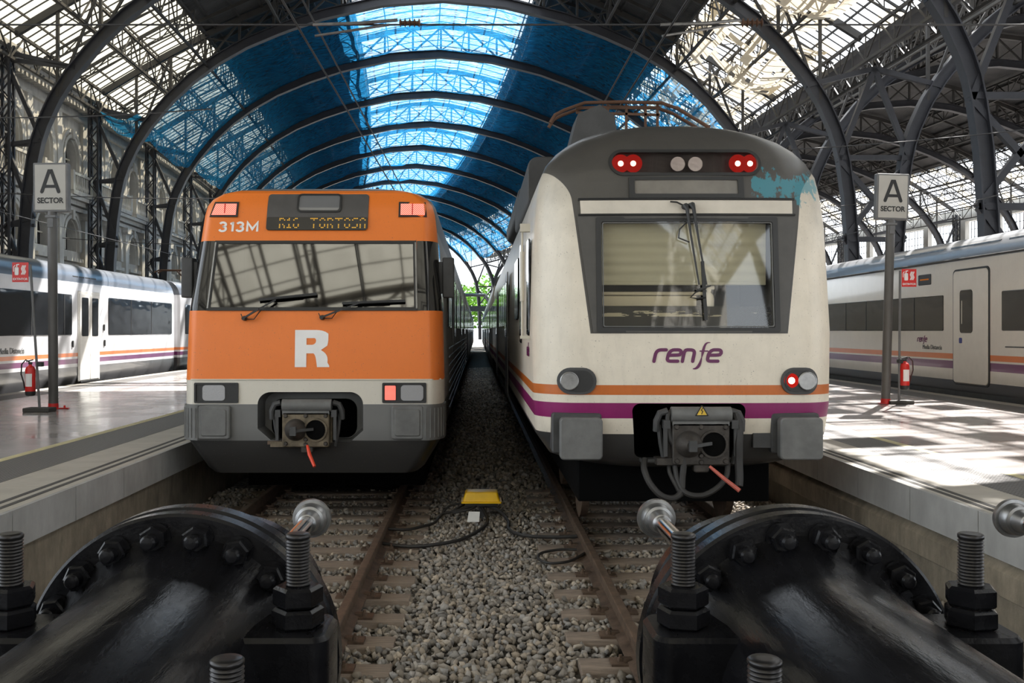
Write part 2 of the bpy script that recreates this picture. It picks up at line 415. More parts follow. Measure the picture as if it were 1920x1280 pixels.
# --- skylight panes
def skymat(name, kinds, cell=(.62, 1.1), tint=(1, .97, .9)):
    t = NT(name); X, Y, Z = t.xyz()
    cx = t.m('FLOOR', t.m('DIVIDE', X, cell[0]*1.0)); cy = t.m('FLOOR', t.m('DIVIDE', Y, cell[1]))
    cb = t.n('ShaderNodeCombineXYZ'); t.t.links.new(cx, cb.inputs[0]); t.t.links.new(cy, cb.inputs[1])
    wn = t.n('ShaderNodeTexWhiteNoise'); t.t.links.new(cb.outputs[0], wn.inputs[0]); r = wn.outputs[0]
    tr = t.n('ShaderNodeBsdfTransparent'); dirty = t.noise(1.3, 5, .6)
    t.set(tr.inputs[0], t.scale(tint, t.mul(t.ramp(r, 0, 1, .8, 1.), t.ramp(dirty, .3, .7, .85, 1.05))))
    di = t.n('ShaderNodeBsdfTranslucent'); t.set(di.inputs[0], (.5, .46, .37)); dd = t.n('ShaderNodeBsdfDiffuse'); t.set(dd.inputs[0], (.4, .37, .31))
    op = t.mixs(.35, di.outputs[0], dd.outputs[0])
    pane = t.mixs(kinds['haze'], tr.outputs[0], op)
    if kinds.get('solid'):
        n = t.noise(.45, 4, .6)
        f = t.m('MAXIMUM', t.lt(r, kinds['solid']), t.gt(n, kinds.get('patch', .62)))
        pane = t.mixs(f, pane, t.mixs(.12, op, t.mixs(0., dd.outputs[0], dd.outputs[0])))
    return t.done(pane)
M['skyleft'] = skymat('old_cream_glazing', {'haze': .25}, tint=(.40, .365, .29))
M['skyright'] = skymat('broken_glazing', {'haze': .12, 'solid': .22, 'patch': .60}, tint=(.95, .96, 1))
M['skymid'] = skymat('roof_ridge_glazing', {'haze': .1}, tint=(.95, .97, 1))

t = NT('blue_netting'); X, Y, Z = t.xyz()
wr = t.noise(1.6, 6, .7, (.8, 2.2, 2.2)); big = t.noise(.35, 4, .6)
tr = t.n('ShaderNodeBsdfTransparent'); t.set(tr.inputs[0], (.78, .92, 1))
col = t.scale(t.mix(big, (.012, .17, .42), (.03, .28, .56)), t.ramp(wr, .3, .7, .6, 1.35))
di = t.n('ShaderNodeBsdfTranslucent'); t.set(di.inputs[0], col); dd = t.n('ShaderNodeBsdfDiffuse'); t.set(dd.inputs[0], col)
nb = t.bump(wr, 1., .5); t.t.links.new(nb, dd.inputs['Normal']); t.t.links.new(nb, di.inputs['Normal'])
f = t.ramp(t.noise(3.2, 5, .65, (.5, 2.5, 2.5)), .35, .62, .44, .9)
M['net'] = t.done(t.mixs(f, tr.outputs[0], t.mixs(.6, di.outputs[0], dd.outputs[0])))
t = NT('beige_tarp'); tr = t.n('ShaderNodeBsdfTranslucent'); t.set(tr.inputs[0], (.42, .37, .29)); dd = t.n('ShaderNodeBsdfDiffuse')
t.set(dd.inputs[0], t.scale((.45, .38, .28), t.ramp(t.noise(1.2, 5), .3, .7, .6, 1.2)))
M['tarp'] = t.done(t.mixs(.55, tr.outputs[0], dd.outputs[0]))
t = NT('foliage'); geo = t.n('ShaderNodeNewGeometry')
col = t.scale((.10, .22, .035), t.ramp(geo.outputs['Random Per Island'], 0, 1, .6, 1.7))
di = t.n('ShaderNodeBsdfTranslucent'); t.set(di.inputs[0], col); dd = t.n('ShaderNodeBsdfDiffuse'); t.set(dd.inputs[0], col)
M['leaf'] = t.done(t.mixs(.5, di.outputs[0], dd.outputs[0]))
M['bark'] = mk('bark', (.08, .06, .045), .9)
# ================================================================== the hall
S0, S1 = -37., 152.
def ctr(s): return -1.35 - .001*max(0, s-30)**2
def HP(s, u, z):
    t = -.002*max(0, s-30); n = math.hypot(1, t)
    return Vector((ctr(s) + u/n, s - u*t/n, z))
def interp(x, tab):
    if x <= tab[0][0]: return tab[0][1]
    for (a, b), (c, d) in zip(tab, tab[1:]):
        if x <= c: return b + (d-b)*(x-a)/(c-a)
    return tab[-1][1]
def archz(u):        # underside of a rib above |u|
    return interp(abs(u), [(0, 18.7), (3, 18.45), (6, 17.75), (8, 17.05), (9.84, 16.25), (11.2, 15.45), (12.4, 14.55), (13.5, 13.5), (14.6, 12.15), (15.2, 11.2), (15.65, 10.2), (16, 8.9), (16.2, 7.5), (16.3, 5.5)])
ARCH = []            # the rib's centre line, left foot to right foot
for i in range(-48, 49):
    a = i/48.
    if abs(a) < .82: u = 15.65*math.sin(a/.82*PI/2)
    else: u = None
    if u is not None: ARCH.append((u, archz(u)))
L = [(-16.45, .7), (-16.42, 3), (-16.35, 5.5), (-16.2, 7.5), (-16, 8.9), (-15.85, 9.6)]
ARCH = L + ARCH + [(-a, b) for a, b in reversed(L)]
def roofz(u): return 20.9 - 7.1*(min(abs(u), 17.6)/17.6)**1.6
DK = [39.2 + 10.1*k for k in range(-7, 12)]
ordn = {0: 'first', 1: 'second', 2: 'third', 3: 'fourth', 4: 'fifth', 5: 'sixth', 6: 'seventh', 7: 'eighth', 8: 'ninth', 9: 'tenth', 10: 'eleventh', 11: 'twelfth', 12: 'thirteenth', 13: 'fourteenth'}

def arch(k, s, u0, where, full=True):
    P = lambda u, z, ds=0: HP(s+ds, u0+u, z)
    if k < -1: lab = 'dark riveted steel arch of the %s hall standing behind the camera' % where
    elif k == -1: lab = 'dark riveted steel arch of the %s hall nearest the camera' % where
    else: lab = 'dark riveted steel arch of the %s hall, %s arch from the nearest outward' % (where, ordn[k+1])
    if u0 == 0 and k == 0: lab = 'dark steel arch spanning both trains in front of the blue netting, feet by both platforms'
    if u0 == 0 and k == 1: lab = 'steel arch whose rib carries the near edge of the blue netting'
    root = thing('steel_arch', lab, 'arch', P(0, 0), 'steel arches of the %s hall' % where)
    off = P(0, 0)
    def fin(mb, nm, mat=M['steel']):
        mb.v = [tuple(Vector(p)-off) for p in mb.v]; return mb.build(nm, mat, root)
    # rib: I-section, wide flanges
    d = .48; hw = .20; tw = .05; fl = .05
    mb = MB(); rings = []
    for i, (u, z) in enumerate(ARCH):
        a = ARCH[max(i-1, 0)]; b = ARCH[min(i+1, len(ARCH)-1)]
        tx, tz = b[0]-a[0], b[1]-a[1]; l = math.hypot(tx, tz); nx, nz = -tz/l, tx/l     # outward normal
        sec = [(0, -hw), (0, hw), (fl, hw), (fl, tw), (d-fl, tw), (d-fl, hw), (d, hw), (d, -hw), (d-fl, -hw), (d-fl, -tw), (fl, -tw), (fl, -hw)]
        rings.append([P(u+nx*h, z+nz*h, w) for h, w in sec])
    mb.loft(rings); fin(mb, 'rib')
    # upper chord following the roof and web between
    us = [x for x in np.arange(-17.0, 17.01, 1.7)]
    mb = MB(); 
    for a, b in zip(us, us[1:]): mb.bar(P(a, roofz(a)-.25), P(b, roofz(b)-.25), .22, .28, (0, 0, 1))
    fin(mb, 'upper_chord', M['steel2'])
    mb = MB()
    for i, a in enumerate(us):
        if abs(a) < 15.7:
            mb.bar(P(a, archz(a)+.45), P(a, roofz(a)-.3), .12)
            b = us[i+1] if a < 0 else us[i-1]
            if abs(a) > .1:
                mb.bar(P(a, archz(a)+.45), P(b, roofz(b)-.35), .10); 
                mb.bar(P(b, archz(b)+.45), P(a, roofz(a)-.35), .06)
    fin(mb, 'web_lattice', M['steel2'])
    for sd in (-1, 1):
        cu = sd*17.35
        outer = (u0 == 0 and sd == -1) or (u0 > 0 and sd == 1)
        if outer:
            mb = MB()
            for dx in (-.22, .22):
                for ds in (-.2, .2): mb.bar(P(cu+dx, .7, ds), P(cu+dx, 13.5, ds), .1)
            n = 22
            for i in range(n):
                z0 = .7+12.8*i/n; z1 = .7+12.8*(i+1)/n; q = 1 if i % 2 else -1
                for ds in (-.2, .2): mb.bar(P(cu-.22*q, z0, ds), P(cu+.22*q, z1, ds), .05)
                for dx in (-.22, .22): mb.bar(P(cu+dx, z0, -.2*q), P(cu+dx, z1, .2*q), .05)
            fin(mb, 'lattice_column')
            nodes = [(cu, 13.2), (sd*14.6, 12.6), (cu, 12.9), (sd*15.95, 9.7), (cu, 9.5), (sd*16.25, 6.6), (cu, 6.3), (sd*16.4, 3.6), (cu, 3.4)]
            for a, b in zip(nodes, nodes[1:]):
                mb = MB(); mb.bar(P(a[0], a[1]), P(b[0], b[1]), .16, .16); fin(mb, 'brace')
            for z in (9.5, 6.3):
                mb = MB(); mb.bar(P(cu, z), P(sd*16.2, z), .12, .12); fin(mb, 'brace')
        else:
            e = sd*17.5; f = sd*18.4
            for p, q in (((e, 12.7), (sd*14.7, 12.0)), ((e, 12.7), (sd*16.05, 9.0)), ((e, 9.1), (sd*16.0, 9.1)), ((sd*16.05, 9.0), (e, 7.4)), ((e, 7.4), (sd*16.25, 5.8)), ((e, 5.8), (sd*16.25, 5.8)), ((sd*16.3, 5.8), (e, 4.2)), ((e, 4.2), (sd*16.35, 2.6)), ((e, 2.6), (sd*16.35, 2.6))):
                mb = MB(); mb.bar(P(*p), P(*q), .2, .2); fin(mb, 'brace')
    # light rafters of the side skylights inside the bay
    if full:
        for sd in (-1, 1):
            for q in (3.37, 6.73):
                mb = MB(); A = [P(sd*x, roofz(x)-.2, q) for x in np.arange(11.6, 17.5, .8)]; B = [P(sd*x, roofz(x)-.85+.06*(x-11.6), q) for x in np.arange(11.6, 17.5, .8)]
                for a, b in zip(A, A[1:]): mb.bar(a, b, .07, .09)
                for a, b in zip(B, B[1:]): mb.bar(a, b, .06, .07)
                for i in range(len(A)-1): mb.bar(*((A[i], B[i+1]) if i % 2 else (B[i], A[i+1])), .04); mb.bar(A[i], B[i], .04)
                fin(mb, 'rafter', M['steel2'])
    return root

def build_hall(u0, where, wn):
    for k in range(-7, 12):
        if u0 > 0 and k < -2: continue
        if k < -1 and k not in (-2, -3, -4, -5, -6): continue
        arch(k, DK[k+7], u0, where, full=(-4 <= k <= 8))
    # lattice girders running along the hall
    ss = list(np.arange(S0 if u0 == 0 else 0, S1, 1.26))
    for u, dep, nm in ((-16.9, 1.1, 'left gutter'), (-14.2, 1.2, 'left side skylight'), (-11.8, 1.5, 'left skylight inner edge'), (-8.2, 1.0, 'left dark roofing'), (-4.9, 1.1, 'left edge of ridge glazing'),
                       (4.9, 1.1, 'right edge of ridge glazing'), (8.2, 1.0, 'right dark roofing'), (11.8, 1.5, 'right skylight inner edge'), (14.2, 1.2, 'right side skylight'), (16.9, 1.1, 'right gutter')):
        mb = MB(); z = roofz(u)-.3
        A = [HP(s, u0+u, z) for s in ss]; B = [HP(s, u0+u, z-dep) for s in ss]
        for a, b in zip(A[::3], A[3::3]): mb.bar(a, b, .12)
        for a, b in zip(B[::3], B[3::3]): mb.bar(a, b, .11)
        for i in range(len(ss)-1): mb.bar(*((A[i], B[i+1]) if i % 2 else (B[i], A[i+1])), .055); mb.bar(A[i], B[i], .045)
        tag(mb.build('lattice_girder', M['steel2'], smooth=0), 'long dark lattice girder under the %s of the %s hall' % (nm, where), 'girder')
    # roof skins
    def skin(nm, ua, ub, s0, s1, mat, step=2.5, nu=6, thick=.12, kind='structure'):
        mb = MB(); sl = list(np.linspace(s0, s1, max(2, int((s1-s0)/step)))); ul = list(np.linspace(ua, ub, nu+1))
        n = len(ul)
        for dz in ((0, thick) if thick else (0,)):
            mb.add([HP(s, u0+u, roofz(u)+dz) for s in sl for u in ul],
                   [(i*n+j, i*n+j+1, (i+1)*n+j+1, (i+1)*n+j) for i in range(len(sl)-1) for j in range(nu)])
        return struct(mb.build(nm, mat))
    def bars(parent, ua, ub, s0, s1, ds=.62, du=1.1, w=.035):
        mb = MB(); us = list(np.linspace(ua, ub, 7))
        for s in np.arange(s0, s1, ds):
            for a, b in zip(us, us[1:]): mb.bar(HP(s, u0+a, roofz(a)-.03), HP(s, u0+b, roofz(b)-.03), w, .05)
        for u in np.arange(ua, ub+.01, du):
            for s in np.arange(s0, s1-1, 5.):
                mb.bar(HP(s, u0+u, roofz(u)-.06), HP(min(s+5, s1), u0+u, roofz(u)-.06), .06, .08)
        return mb.build('window_frame', M['steel2'], parent, smooth=0)
    a = S0 if u0 == 0 else -12.
    skin('ceiling', -11.9, -4.9, 2 if u0 == 0 else a, S1, M['corr']); skin('ceiling', 4.9, 11.9, a, S1, M['corr'])
    if u0 == 0:
        skin('ceiling', -4.9, 4.9, -2, 37, M['corr'])  # unseen opaque strip, closed to keep sun off the near left platform
        w = skin('window_9', -4.9, 4.9, a, -2, M['skyleft'], thick=0); bars(w, -4.9, 4.9, a, -2, 1.24, 1.6)  # unseen ridge glazing, shaped for the orange windshield's reflection and some frontal light
        w = skin('window_10', -11.9, -4.9, a, 2, M['skyleft'], thick=0); bars(w, -11.9, -4.9, a, 2, 1.24, 1.6)  # unseen too, glazed here to fill the left of that reflection
        w = skin('window_%d' % wn, -4.9, 4.9, 37, S1, M['skymid'], thick=0); bars(w, -4.9, 4.9, 37, S1, 1.24, 1.6)
    else:
        skin('ceiling', -4.9, 4.9, a, S1, M['corr'])
    w = skin('window_%d' % (wn+1), -17.5, -11.9, a, S1, M['skyleft'] if u0 == 0 else M['skyright'], thick=0, nu=4); bars(w, -17.5, -11.9, a, S1)
    w = skin('window_%d' % (wn+2), 11.9, 17.5, a, S1, M['skyright'], thick=0, nu=4); bars(w, 11.9, 17.5, a, S1)
    # purlins and sheeting rails under the dark roofing
    mb = MB()
    for sd in (-1, 1):
        for u in np.arange(5.6, 11.9, 1.15):
            for s in np.arange(a, S1-5, 10.1): mb.bar(HP(s, u0+sd*u, roofz(u)-.12), HP(s+10.1, u0+sd*u, roofz(u)-.12), .09, .14)
        for s in np.arange(a, S1, 3.37):
            for p, q in ((4.9, 8.4), (8.4, 11.9)): mb.bar(HP(s, u0+sd*p, roofz(p)-.25), HP(s, u0+sd*q, roofz(q)-.25), .08, .16)
    o = struct(mb.build('trim_%d' % wn, M['steel2'], smooth=0))
build_hall(0, 'left', 1)
build_hall(35.0, 'right', 4)

# valley gutter between the halls
mb = MB()
for s in np.arange(S0, S1-5, 5.): mb.bar(HP(s, 17.5, 13.55), HP(s+5, 17.5, 13.55), 1.0, .25)
struct(mb.build('trim_8', M['steel']))

# blue netting, one sheet per bay
for k in range(1, 11):
    s0 = DK[k+7]; s1 = DK[k+8]; mb = MB(); nu, ns = 56, 14
    vs = []; lim = 15.0 if k < 8 else 14.2
    ph = random.random()*6
    for j in range(ns+1):
        t = j/ns; s = s0+(s1-s0)*t
        for i in range(nu+1):
            u = -lim+2*lim*i/nu
            sag = math.sin(PI*t)*(.35+.25*math.sin(u*.9+ph)+.12*math.sin(u*2.3+ph*2))+.06*math.sin(u*5+ph)*math.sin(PI*t)+.05*math.sin(t*19+u)
            r = math.hypot(u, 14); vs.append(HP(s, u*(1-sag*.02), archz(u)+.46-sag))
    n = nu+1
    mb.add(vs, [(j*n+i, j*n+i+1, (j+1)*n+i+1, (j+1)*n+i) for j in range(ns) for i in range(nu)])
    o = mb.build('netting_sheet', M['net'], smooth=180)
    lab = 'blue netting sheet sagging below the roof, %s bay of netting from the camera' % ordn[k-1]
    tag(o, lab, 'netting', 'blue netting sheets under the roof')
# loose corner of netting hanging left, in the bay before
mb = MB(); vs = []
for j in range(9):
    t = j/8
    for i in range(13):
        q = i/12; u = -16.9+1.9*q; s = 48.6+5.5*t
        vs.append(HP(s, u, 12.9-.1*q-.5*math.sin(PI*t)*(1-.3*q)-.35*math.sin(PI*q)+.05*math.sin(9*t+7*q)))
mb.add(vs, [(j*13+i, j*13+i+1, (j+1)*13+i+1, (j+1)*13+i) for j in range(8) for i in range(12)])
tag(mb.build('netting_sheet', M['net'], smooth=180), 'small slack corner of blue netting by the left cornice', 'netting')

# beige tarps sagging under the broken right skylight
for (s0, s1, ua, ub, zz, lab) in ((31, 40.5, 11.2, 15.8, 1.9, 'torn beige tarp sagging under right skylight, nearest of the three'), (41.5, 51, 12.0, 16.6, 1.5, 'torn beige tarp sagging under right skylight, middle of the three'),
                             (52, 60, 12.5, 16.4, 1.6, 'torn beige tarp sagging under right skylight, farthest of the three')):
    mb = MB(); n = 25; vs = []
    for j in range(n):
        for i in range(n):
            t = j/(n-1); q = i/(n-1); u = ua+(ub-ua)*q; s = s0+(s1-s0)*t+.4*math.sin(q*9)
            vs.append(HP(s, u, roofz(u)-.35-zz*math.sin(PI*q)**1.5*(.35+.65*math.sin(PI*t)**2)+.15*math.sin(t*14+q*5)*math.sin(PI*q)))
    fs = []
    for j in range(n-1):
        for i in range(n-1):
            if math.sin(j*1.7+i*.9+s0)+math.sin(i*2.3-j*.6) > 1.15: continue
            if 4 < i < 9 and abs(math.sin(j*.5+s0)) > .45: continue
            fs.append((j*n+i, j*n+i+1, (j+1)*n+i+1, (j+1)*n+i))
    mb.add(vs, fs); tag(mb.build('tarpaulin', M['tarp'], smooth=180), lab, 'tarpaulin', 'torn tarps under the right skylight')

# ------------------------------------------------------------------ left facade
FU = -18.15
def wall_with_holes(name, s0, s1, z0, z1, holes, u, mat, depth=.45):
    """plane along the hall with arched holes and reveals"""
    bm = bmesh.new()
    def loop(pts):
        vs = [bm.verts.new((a, b, 0)) for a, b in pts]
        return [bm.edges.new((vs[i], vs[(i+1) % len(vs)])) for i in range(len(vs))]
    es = loop([(s0, z0), (s1, z0), (s1, z1), (s0, z1)])
    for h in holes: es += loop(h)
    bmesh.ops.triangle_fill(bm, use_beauty=True, use_dissolve=False, edges=es)
    mb = MB(); bm.verts.index_update()
    mb.add([HP(v.co.x, u, v.co.y) for v in bm.verts], [[v.index for v in f.verts] for f in bm.faces]); bm.free()
    for h in holes:
        n = len(h); mb.add([HP(a, u, b) for a, b in h]+[HP(a, u-depth, b) for a, b in h], [(i, (i+1) % n, (i+1) % n+n, i+n) for i in range(n)])
    return struct(mb.build(name, mat))
def archhole(c, w, z0, z1, n=12):
    r = w/2; pts = [(c-r, z0), (c+r, z0)]
    return pts + [(c+r*math.cos(PI*i/n), z1-r+r*math.sin(PI*i/n)) for i in range(n+1)]
wi = 20
M['interior'] = mk('dim_interior', (.10, .095, .085), .8)
bays = list(range(-2, 11))
for k in bays:
    s0 = DK[k+7]; s1 = s0+10.1; cs = [s0+.5+3.37*(i+.5)-.0 for i in range(3)]
    holes = []
    for c in cs:
        holes.append(archhole(c, 1.75, 8.95, 11.4)); holes.append(archhole(c, 1.7, 6.0, 7.5)); holes.append(archhole(c, 1.8, 1.6, 4.3))
    wall_with_holes('wall_left', s0, s1, .6, 13.9, holes, FU, M['plaster'])
    mb = MB()
    mb.add([HP(s0, FU-.45, .6), HP(s1, FU-.45, .6), HP(s1, FU-.45, 13.9), HP(s0, FU-.45, 13.9)], [(0, 1, 2, 3)])
    mb.add([HP(s0, FU-.6, .6), HP(s1, FU-.6, .6), HP(s1, FU-.6, 13.9), HP(s0, FU-.6, 13.9)], [(0, 1, 2, 3)])
    w = struct(mb.build('window_%d' % wi, M['flatwin'])); wi += 1
    mb = MB()
    for c in cs:
        for z0, z1, wd in ((8.95, 11.4, 1.75), (6., 7.5, 1.7), (1.6, 4.3, 1.8)):
            mb.bar(HP(c, FU-.36, z0), HP(c, FU-.36, z1), .09); mb.bar(HP(c-wd/2, FU-.36, z1-wd/2), HP(c+wd/2, FU-.36, z1-wd/2), .07)
            for q in (-.42, .42): mb.bar(HP(c+q*wd*.5, FU-.4, z0), HP(c+q*wd*.5, FU-.4, z1-.2), .04)
    mb.build('window_frame', M['cream'], w, smooth=0)
    # mouldings: archivolts, cornice with dentils, string course, balustrades, pilasters
    mb = MB()
    for c in cs:
        for z0, z1, wd in ((8.95, 11.4, 1.75), (6., 7.5, 1.7)):
            for rr, ww in ((wd/2+.16, .16), (wd/2+.42, .12)):
                pts = [HP(c+rr*math.cos(PI*i/12), FU+.06, z1-wd/2+rr*math.sin(PI*i/12)) for i in range(13)]
                pts = [HP(c+rr, FU+.06, z0)]+pts+[HP(c-rr, FU+.06, z0)]
                for a, b in zip(pts, pts[1:]): mb.bar(a, b, .16, ww, (1, 0, 0))
            mb.bar(HP(c, FU+.1, z1), HP(c, FU+.1, z1+.5), .25, .25)
        # balcony
        mb.bar(HP(c-1.25, FU+.3, 8.72), HP(c+1.25, FU+.3, 8.72), .7, .22)
        mb.bar(HP(c-1.2, FU+.55, 9.62), HP(c+1.2, FU+.55, 9.62), .16, .12)
        for q in np.linspace(-1.1, 1.1, 10): mb.tube([HP(c+q, FU+.55, 8.83), HP(c+q, FU+.55, 9.0), HP(c+q, FU+.55, 9.2), HP(c+q, FU+.55, 9.58)], [.04, .075, .035, .04], 6)
        for q in (-1.2, 1.2): mb.bar(HP(c+q, FU+.55, 8.8), HP(c+q, FU+.55, 9.75), .2)
        # panel above and sill below
        mb.bar(HP(c-1.1, FU+.12, 5.55), HP(c+1.1, FU+.12, 5.55), .3, .18); mb.bar(HP(c-.95, FU+.05, 5.1), HP(c+.95, FU+.05, 5.1), .12, .5)
    for i in range(4):
        c = s0+.5+3.37*i-.0
        if i == 3: continue
        mb.bar(HP(c, FU+.08, 4.9), HP(c, FU+.08, 7.9), .34, .46, (0, 1, 0)); mb.bar(HP(c, FU+.14, 7.6), HP(c, FU+.14, 7.95), .5, .62, (0, 1, 0))
        mb.bar(HP(c, FU+.05, 8.9), HP(c, FU+.05, 12.6), .22, .5, (0, 1, 0))
        for q in (-.26, .26): mb.tube([HP(c+q, FU+.1, 7.7), HP(c+q, FU+.36, 7.7)], .12, 8)
    for z, d, h in ((13.7, .75, .22), (13.45, .55, .2), (13.2, .3, .25), (12.5, .2, .14), (8.5, .62, .18), (8.3, .4, .2), (8.05, .22, .2), (4.75, .45, .22), (4.5, .25, .2), (1.2, .15, .9)):
        mb.bar(HP(s0, FU+d/2, z), HP(s1, FU+d/2, z), d, h)
    for q in np.arange(s0+.2, s1, .42): mb.bar(HP(q, FU+.12, 13.02), HP(q, FU+.5, 13.02), .2, .2)
    struct(mb.build('trim_%d' % (20+k), M['plaster'], smooth=0))

# unseen head walls added to cut light from behind, high openings let some in
def head_wall(x0, x1, Y, prof, holes):
    bm = bmesh.new()
    def _l(pts):
        vs = [bm.verts.new((p, Y, q)) for p, q in pts]; return [bm.edges.new((vs[k], vs[(k+1) % len(vs)])) for k in range(len(vs))]
    es = _l(prof)
    for h in holes: es += _l(h)
    bmesh.ops.triangle_fill(bm, use_beauty=True, edges=es); bm.verts.index_update(); mb = MB()
    for dy in (0, -.5): mb.add([(v.co.x, v.co.y+dy, v.co.z) for v in bm.verts], [[v.index for v in f.verts] for f in bm.faces])
    bm.free(); struct(mb.build('wall_back', M['plaster']))
head_wall(-20, 16.5, -37.4, [(-20, .6), (16.5, .6), (16.5, 13.9), (12, 15.6), (8, 17.6), (3, 19.2), (-1.35, 19.8), (-6, 19.2), (-11, 17.6), (-15, 15.6), (-20, 13.9)], [archhole(c_, 6, 6.5, 13, 16) for c_ in (-12,)])
head_wall(16.5, 52, -11.5, [(16.5, .6), (52, .6), (52, 13.9), (44, 17), (34, 19), (24, 17), (16.5, 13.9)], [archhole(c_, 6, 6.5, 13, 16) for c_ in (23, 33.6, 44)])
# right hall outer wall with tall gridded windows
for k in range(-1, 11):
    s0 = DK[k+7]; s1 = s0+10.1; U = 35+18
    holes = [[(s0+.8+4.5*i, 4.5), (s0+4.6+4.5*i, 4.5), (s0+4.6+4.5*i, 12.7), (s0+.8+4.5*i, 12.7)] for i in range(2)]
    wall_with_holes('wall_right', s0, s1, .0, 14.0, holes, U, M['plaster'])
    mb = MB()
    for i in range(2):
        a = s0+.8+4.5*i
        for q in np.linspace(0, 3.8, 9): mb.bar(HP(a+q, U+.2, 4.5), HP(a+q, U+.2, 12.7), .05)
        for z in np.linspace(4.5, 12.7, 12): mb.bar(HP(a, U+.2, z), HP(a+3.8, U+.2, z), .05)
    struct(mb.build('window_%d' % (40+k), M['steel2'], smooth=0))

# ------------------------------------------------------------------ ground, platforms
mb = MB(); mb.box(-80, 120, -60, 320, -.9, -.6); struct(mb.build('floor', M['outground']))
mb = MB(); mb.box(-3.685, 3.965, -2, 139, -.59, -.235); tag(mb.build('ballast_bed', M['bed']), 'dark bed of crushed stone between the platforms', 'ballast', kind='stuff')
for xa, xb, q in ((-14.28, -10.48, 'left'), (10.28, 14.18, 'right')):
    mb = MB(); mb.box(xa, xb, -10, 139, -.59, -.2); tag(mb.build('ballast_bed', M['bed']), 'crushed stone bed under the %s side train' % q, 'ballast', kind='stuff')
mb = MB(); mb.box(22, 60, -12, 150, -.6, .65); struct(mb.build('floor', M['terrazzo']))
def platform(sg, e, far, y0, y1, t0, t1, g0, g1, label):
    """sg: side (-1 left, 1 right); e edge; t0..t1 tactile"""
    def bx(mb, a, b, ya, yb, z0, z1):
        a, b = sg*a, sg*b; mb.box(min(a, b), max(a, b), ya, yb, z0, z1)
    mb = MB(); bx(mb, t1+.12, far-1.0, y0, y1, -.5, .70); struct(mb.build('floor', M['terrazzo']))
    for a, b in ((e+.04, t0), (far-.35, far)):
        mb = MB(); y = y0
        while y < y1:
            bx(mb, a, b, y+.004, min(y+1.2, y1)-.004, .40, .70 if a < far-1 else .70); y += 1.2
        struct(mb.build('trim_9', M['kerb']))
    mb = MB(); bx(mb, t0, t1, y0, y1, .3, .702); bx(mb, far-1.0, far-.35, y0, y1, .3, .702); struct(mb.build('trim_10', M['tactile']))
    mb = MB(); bx(mb, t1, t1+.12, y0, y1, .3, .704); struct(mb.build('trim_11', M['yellowline']))
    mb = MB(); bx(mb, g0, g0+.05, y0, y1, .6, .703); bx(mb, g1, g1+.05, y0, y1, .6, .703); struct(mb.build('trim_12', M['groove']))
    mb = MB(); y = y0
    while y < y1:
        bx(mb, e, e+.05, y+.006, min(y+1.2, y1)-.006, .39, .699); y += 1.2
    bx(mb, far-.05, far, y0, y1, .4, .699)
    struct(mb.build('trim_13', M['coping']))
    mb = MB(); bx(mb, e+.07, e+.5, y0, y1, -.6, .39); bx(mb, far-.5, far-.08, y0, y1, -.6, .4)
    if sg > 0:
        n = 60
        mb.add([(e+.005, y0, .30), (e+.08, y0, .385), (e+.08, y1, .385), (e+.005, y1, .30), (e+.005, y0, .12), (e+.005, y1, .12), (e+.08, y0, .08), (e+.08, y1, .08)],
               [(0, 1, 2, 3), (0, 3, 5, 4), (4, 5, 7, 6)])
    struct(mb.build('wall_%s' % ('left' if sg < 0 else 'right'), M['concrete']))
platform(-1, 3.62, 10.55, -8, 140, 4.40, 5.09, 3.74, 3.86, '')
platform(1, 3.90, 10.35, -8, 140, 4.57, 5.15, 3.99, 4.08, '')
# flange of building ground behind left train
mb = MB(); mb.box(-20, -14.3, -35, 140, -.6, .65); struct(mb.build('floor', M['terrazzo']))
mb = MB(); mb.box(14.2, 22, -12, 150, -.6, .65); struct(mb.build('floor', M['terrazzo']))

# ------------------------------------------------------------------ tracks
def rail(x, label):
    pr = [(-.075, -.17), (.075, -.17), (.075, -.155), (.012, -.13), (.010, -.045), (.036, -.035), (.036, -.006), (.028, 0), (-.028, 0), (-.036, -.006), (-.036, -.035), (-.010, -.045), (-.012, -.13), (-.075, -.155)]
    mb = MB(); mb.loft([[(x+a, y, b) for a, b in pr] for y in (2.4, 110)]); tag(mb.build('rail', M['rust'], smooth=20), label, 'rail')
LT, RT = -1.885, 1.97
rail(LT-.87, 'rusty rail running under the left side of the orange train'); rail(LT+.87, 'rusty rail under the orange train, nearer the middle gravel')
rail(RT-.87, 'rusty rail under the white train, nearer the middle gravel'); rail(RT+.87, 'rusty rail under the white train, nearer the right platform')
rail(-12.4-.87, 'far rail under the left side train'); rail(-12.4+.87, 'near rail under the left side train'); rail(11.9-.87, 'near rail beneath the right side train'); rail(11.9+.87, 'far rail beneath the right side train')
def sleeper(c, y, label, grp):
    root = thing('sleeper', label, 'sleeper', (c, y, -.17), grp)
    mb = MB(); w = .12+random.uniform(-.01, .012); a = random.uniform(-.03, .03); b = random.uniform(-.03, .03)
    mb.rbox(-1.3+a, 1.3+b, -w, w, -.14, -.004, .012, 'x', 2); mb.build('beam', M['wood'], root)
    for r in (-.87, .87):
        mb = MB(); mb.box(r-.19, r+.19, -.075, .075, -.006, .012)
        for sx in (-.12, .12):
            mb.lathe([(.012, .022), (.035, .022), (.035, .012), (.055, .012)], (r+sx, 0, 0), 'z', 6)
            mb.box(r+sx*.62-.03, r+sx*.62+.03, -.03, .03, .012, .034)
        mb.build('tie_plate', M['rust'], root)
for i in range(14):
    sleeper(LT, 5.95+.6*i, 'weathered timber sleeper of the orange train\'s track, set in gravel', 'sleepers of the left track')
    sleeper(RT, 6.08+.6*i, 'weathered timber sleeper of the white train\'s track, set in gravel', 'sleepers of the right track')

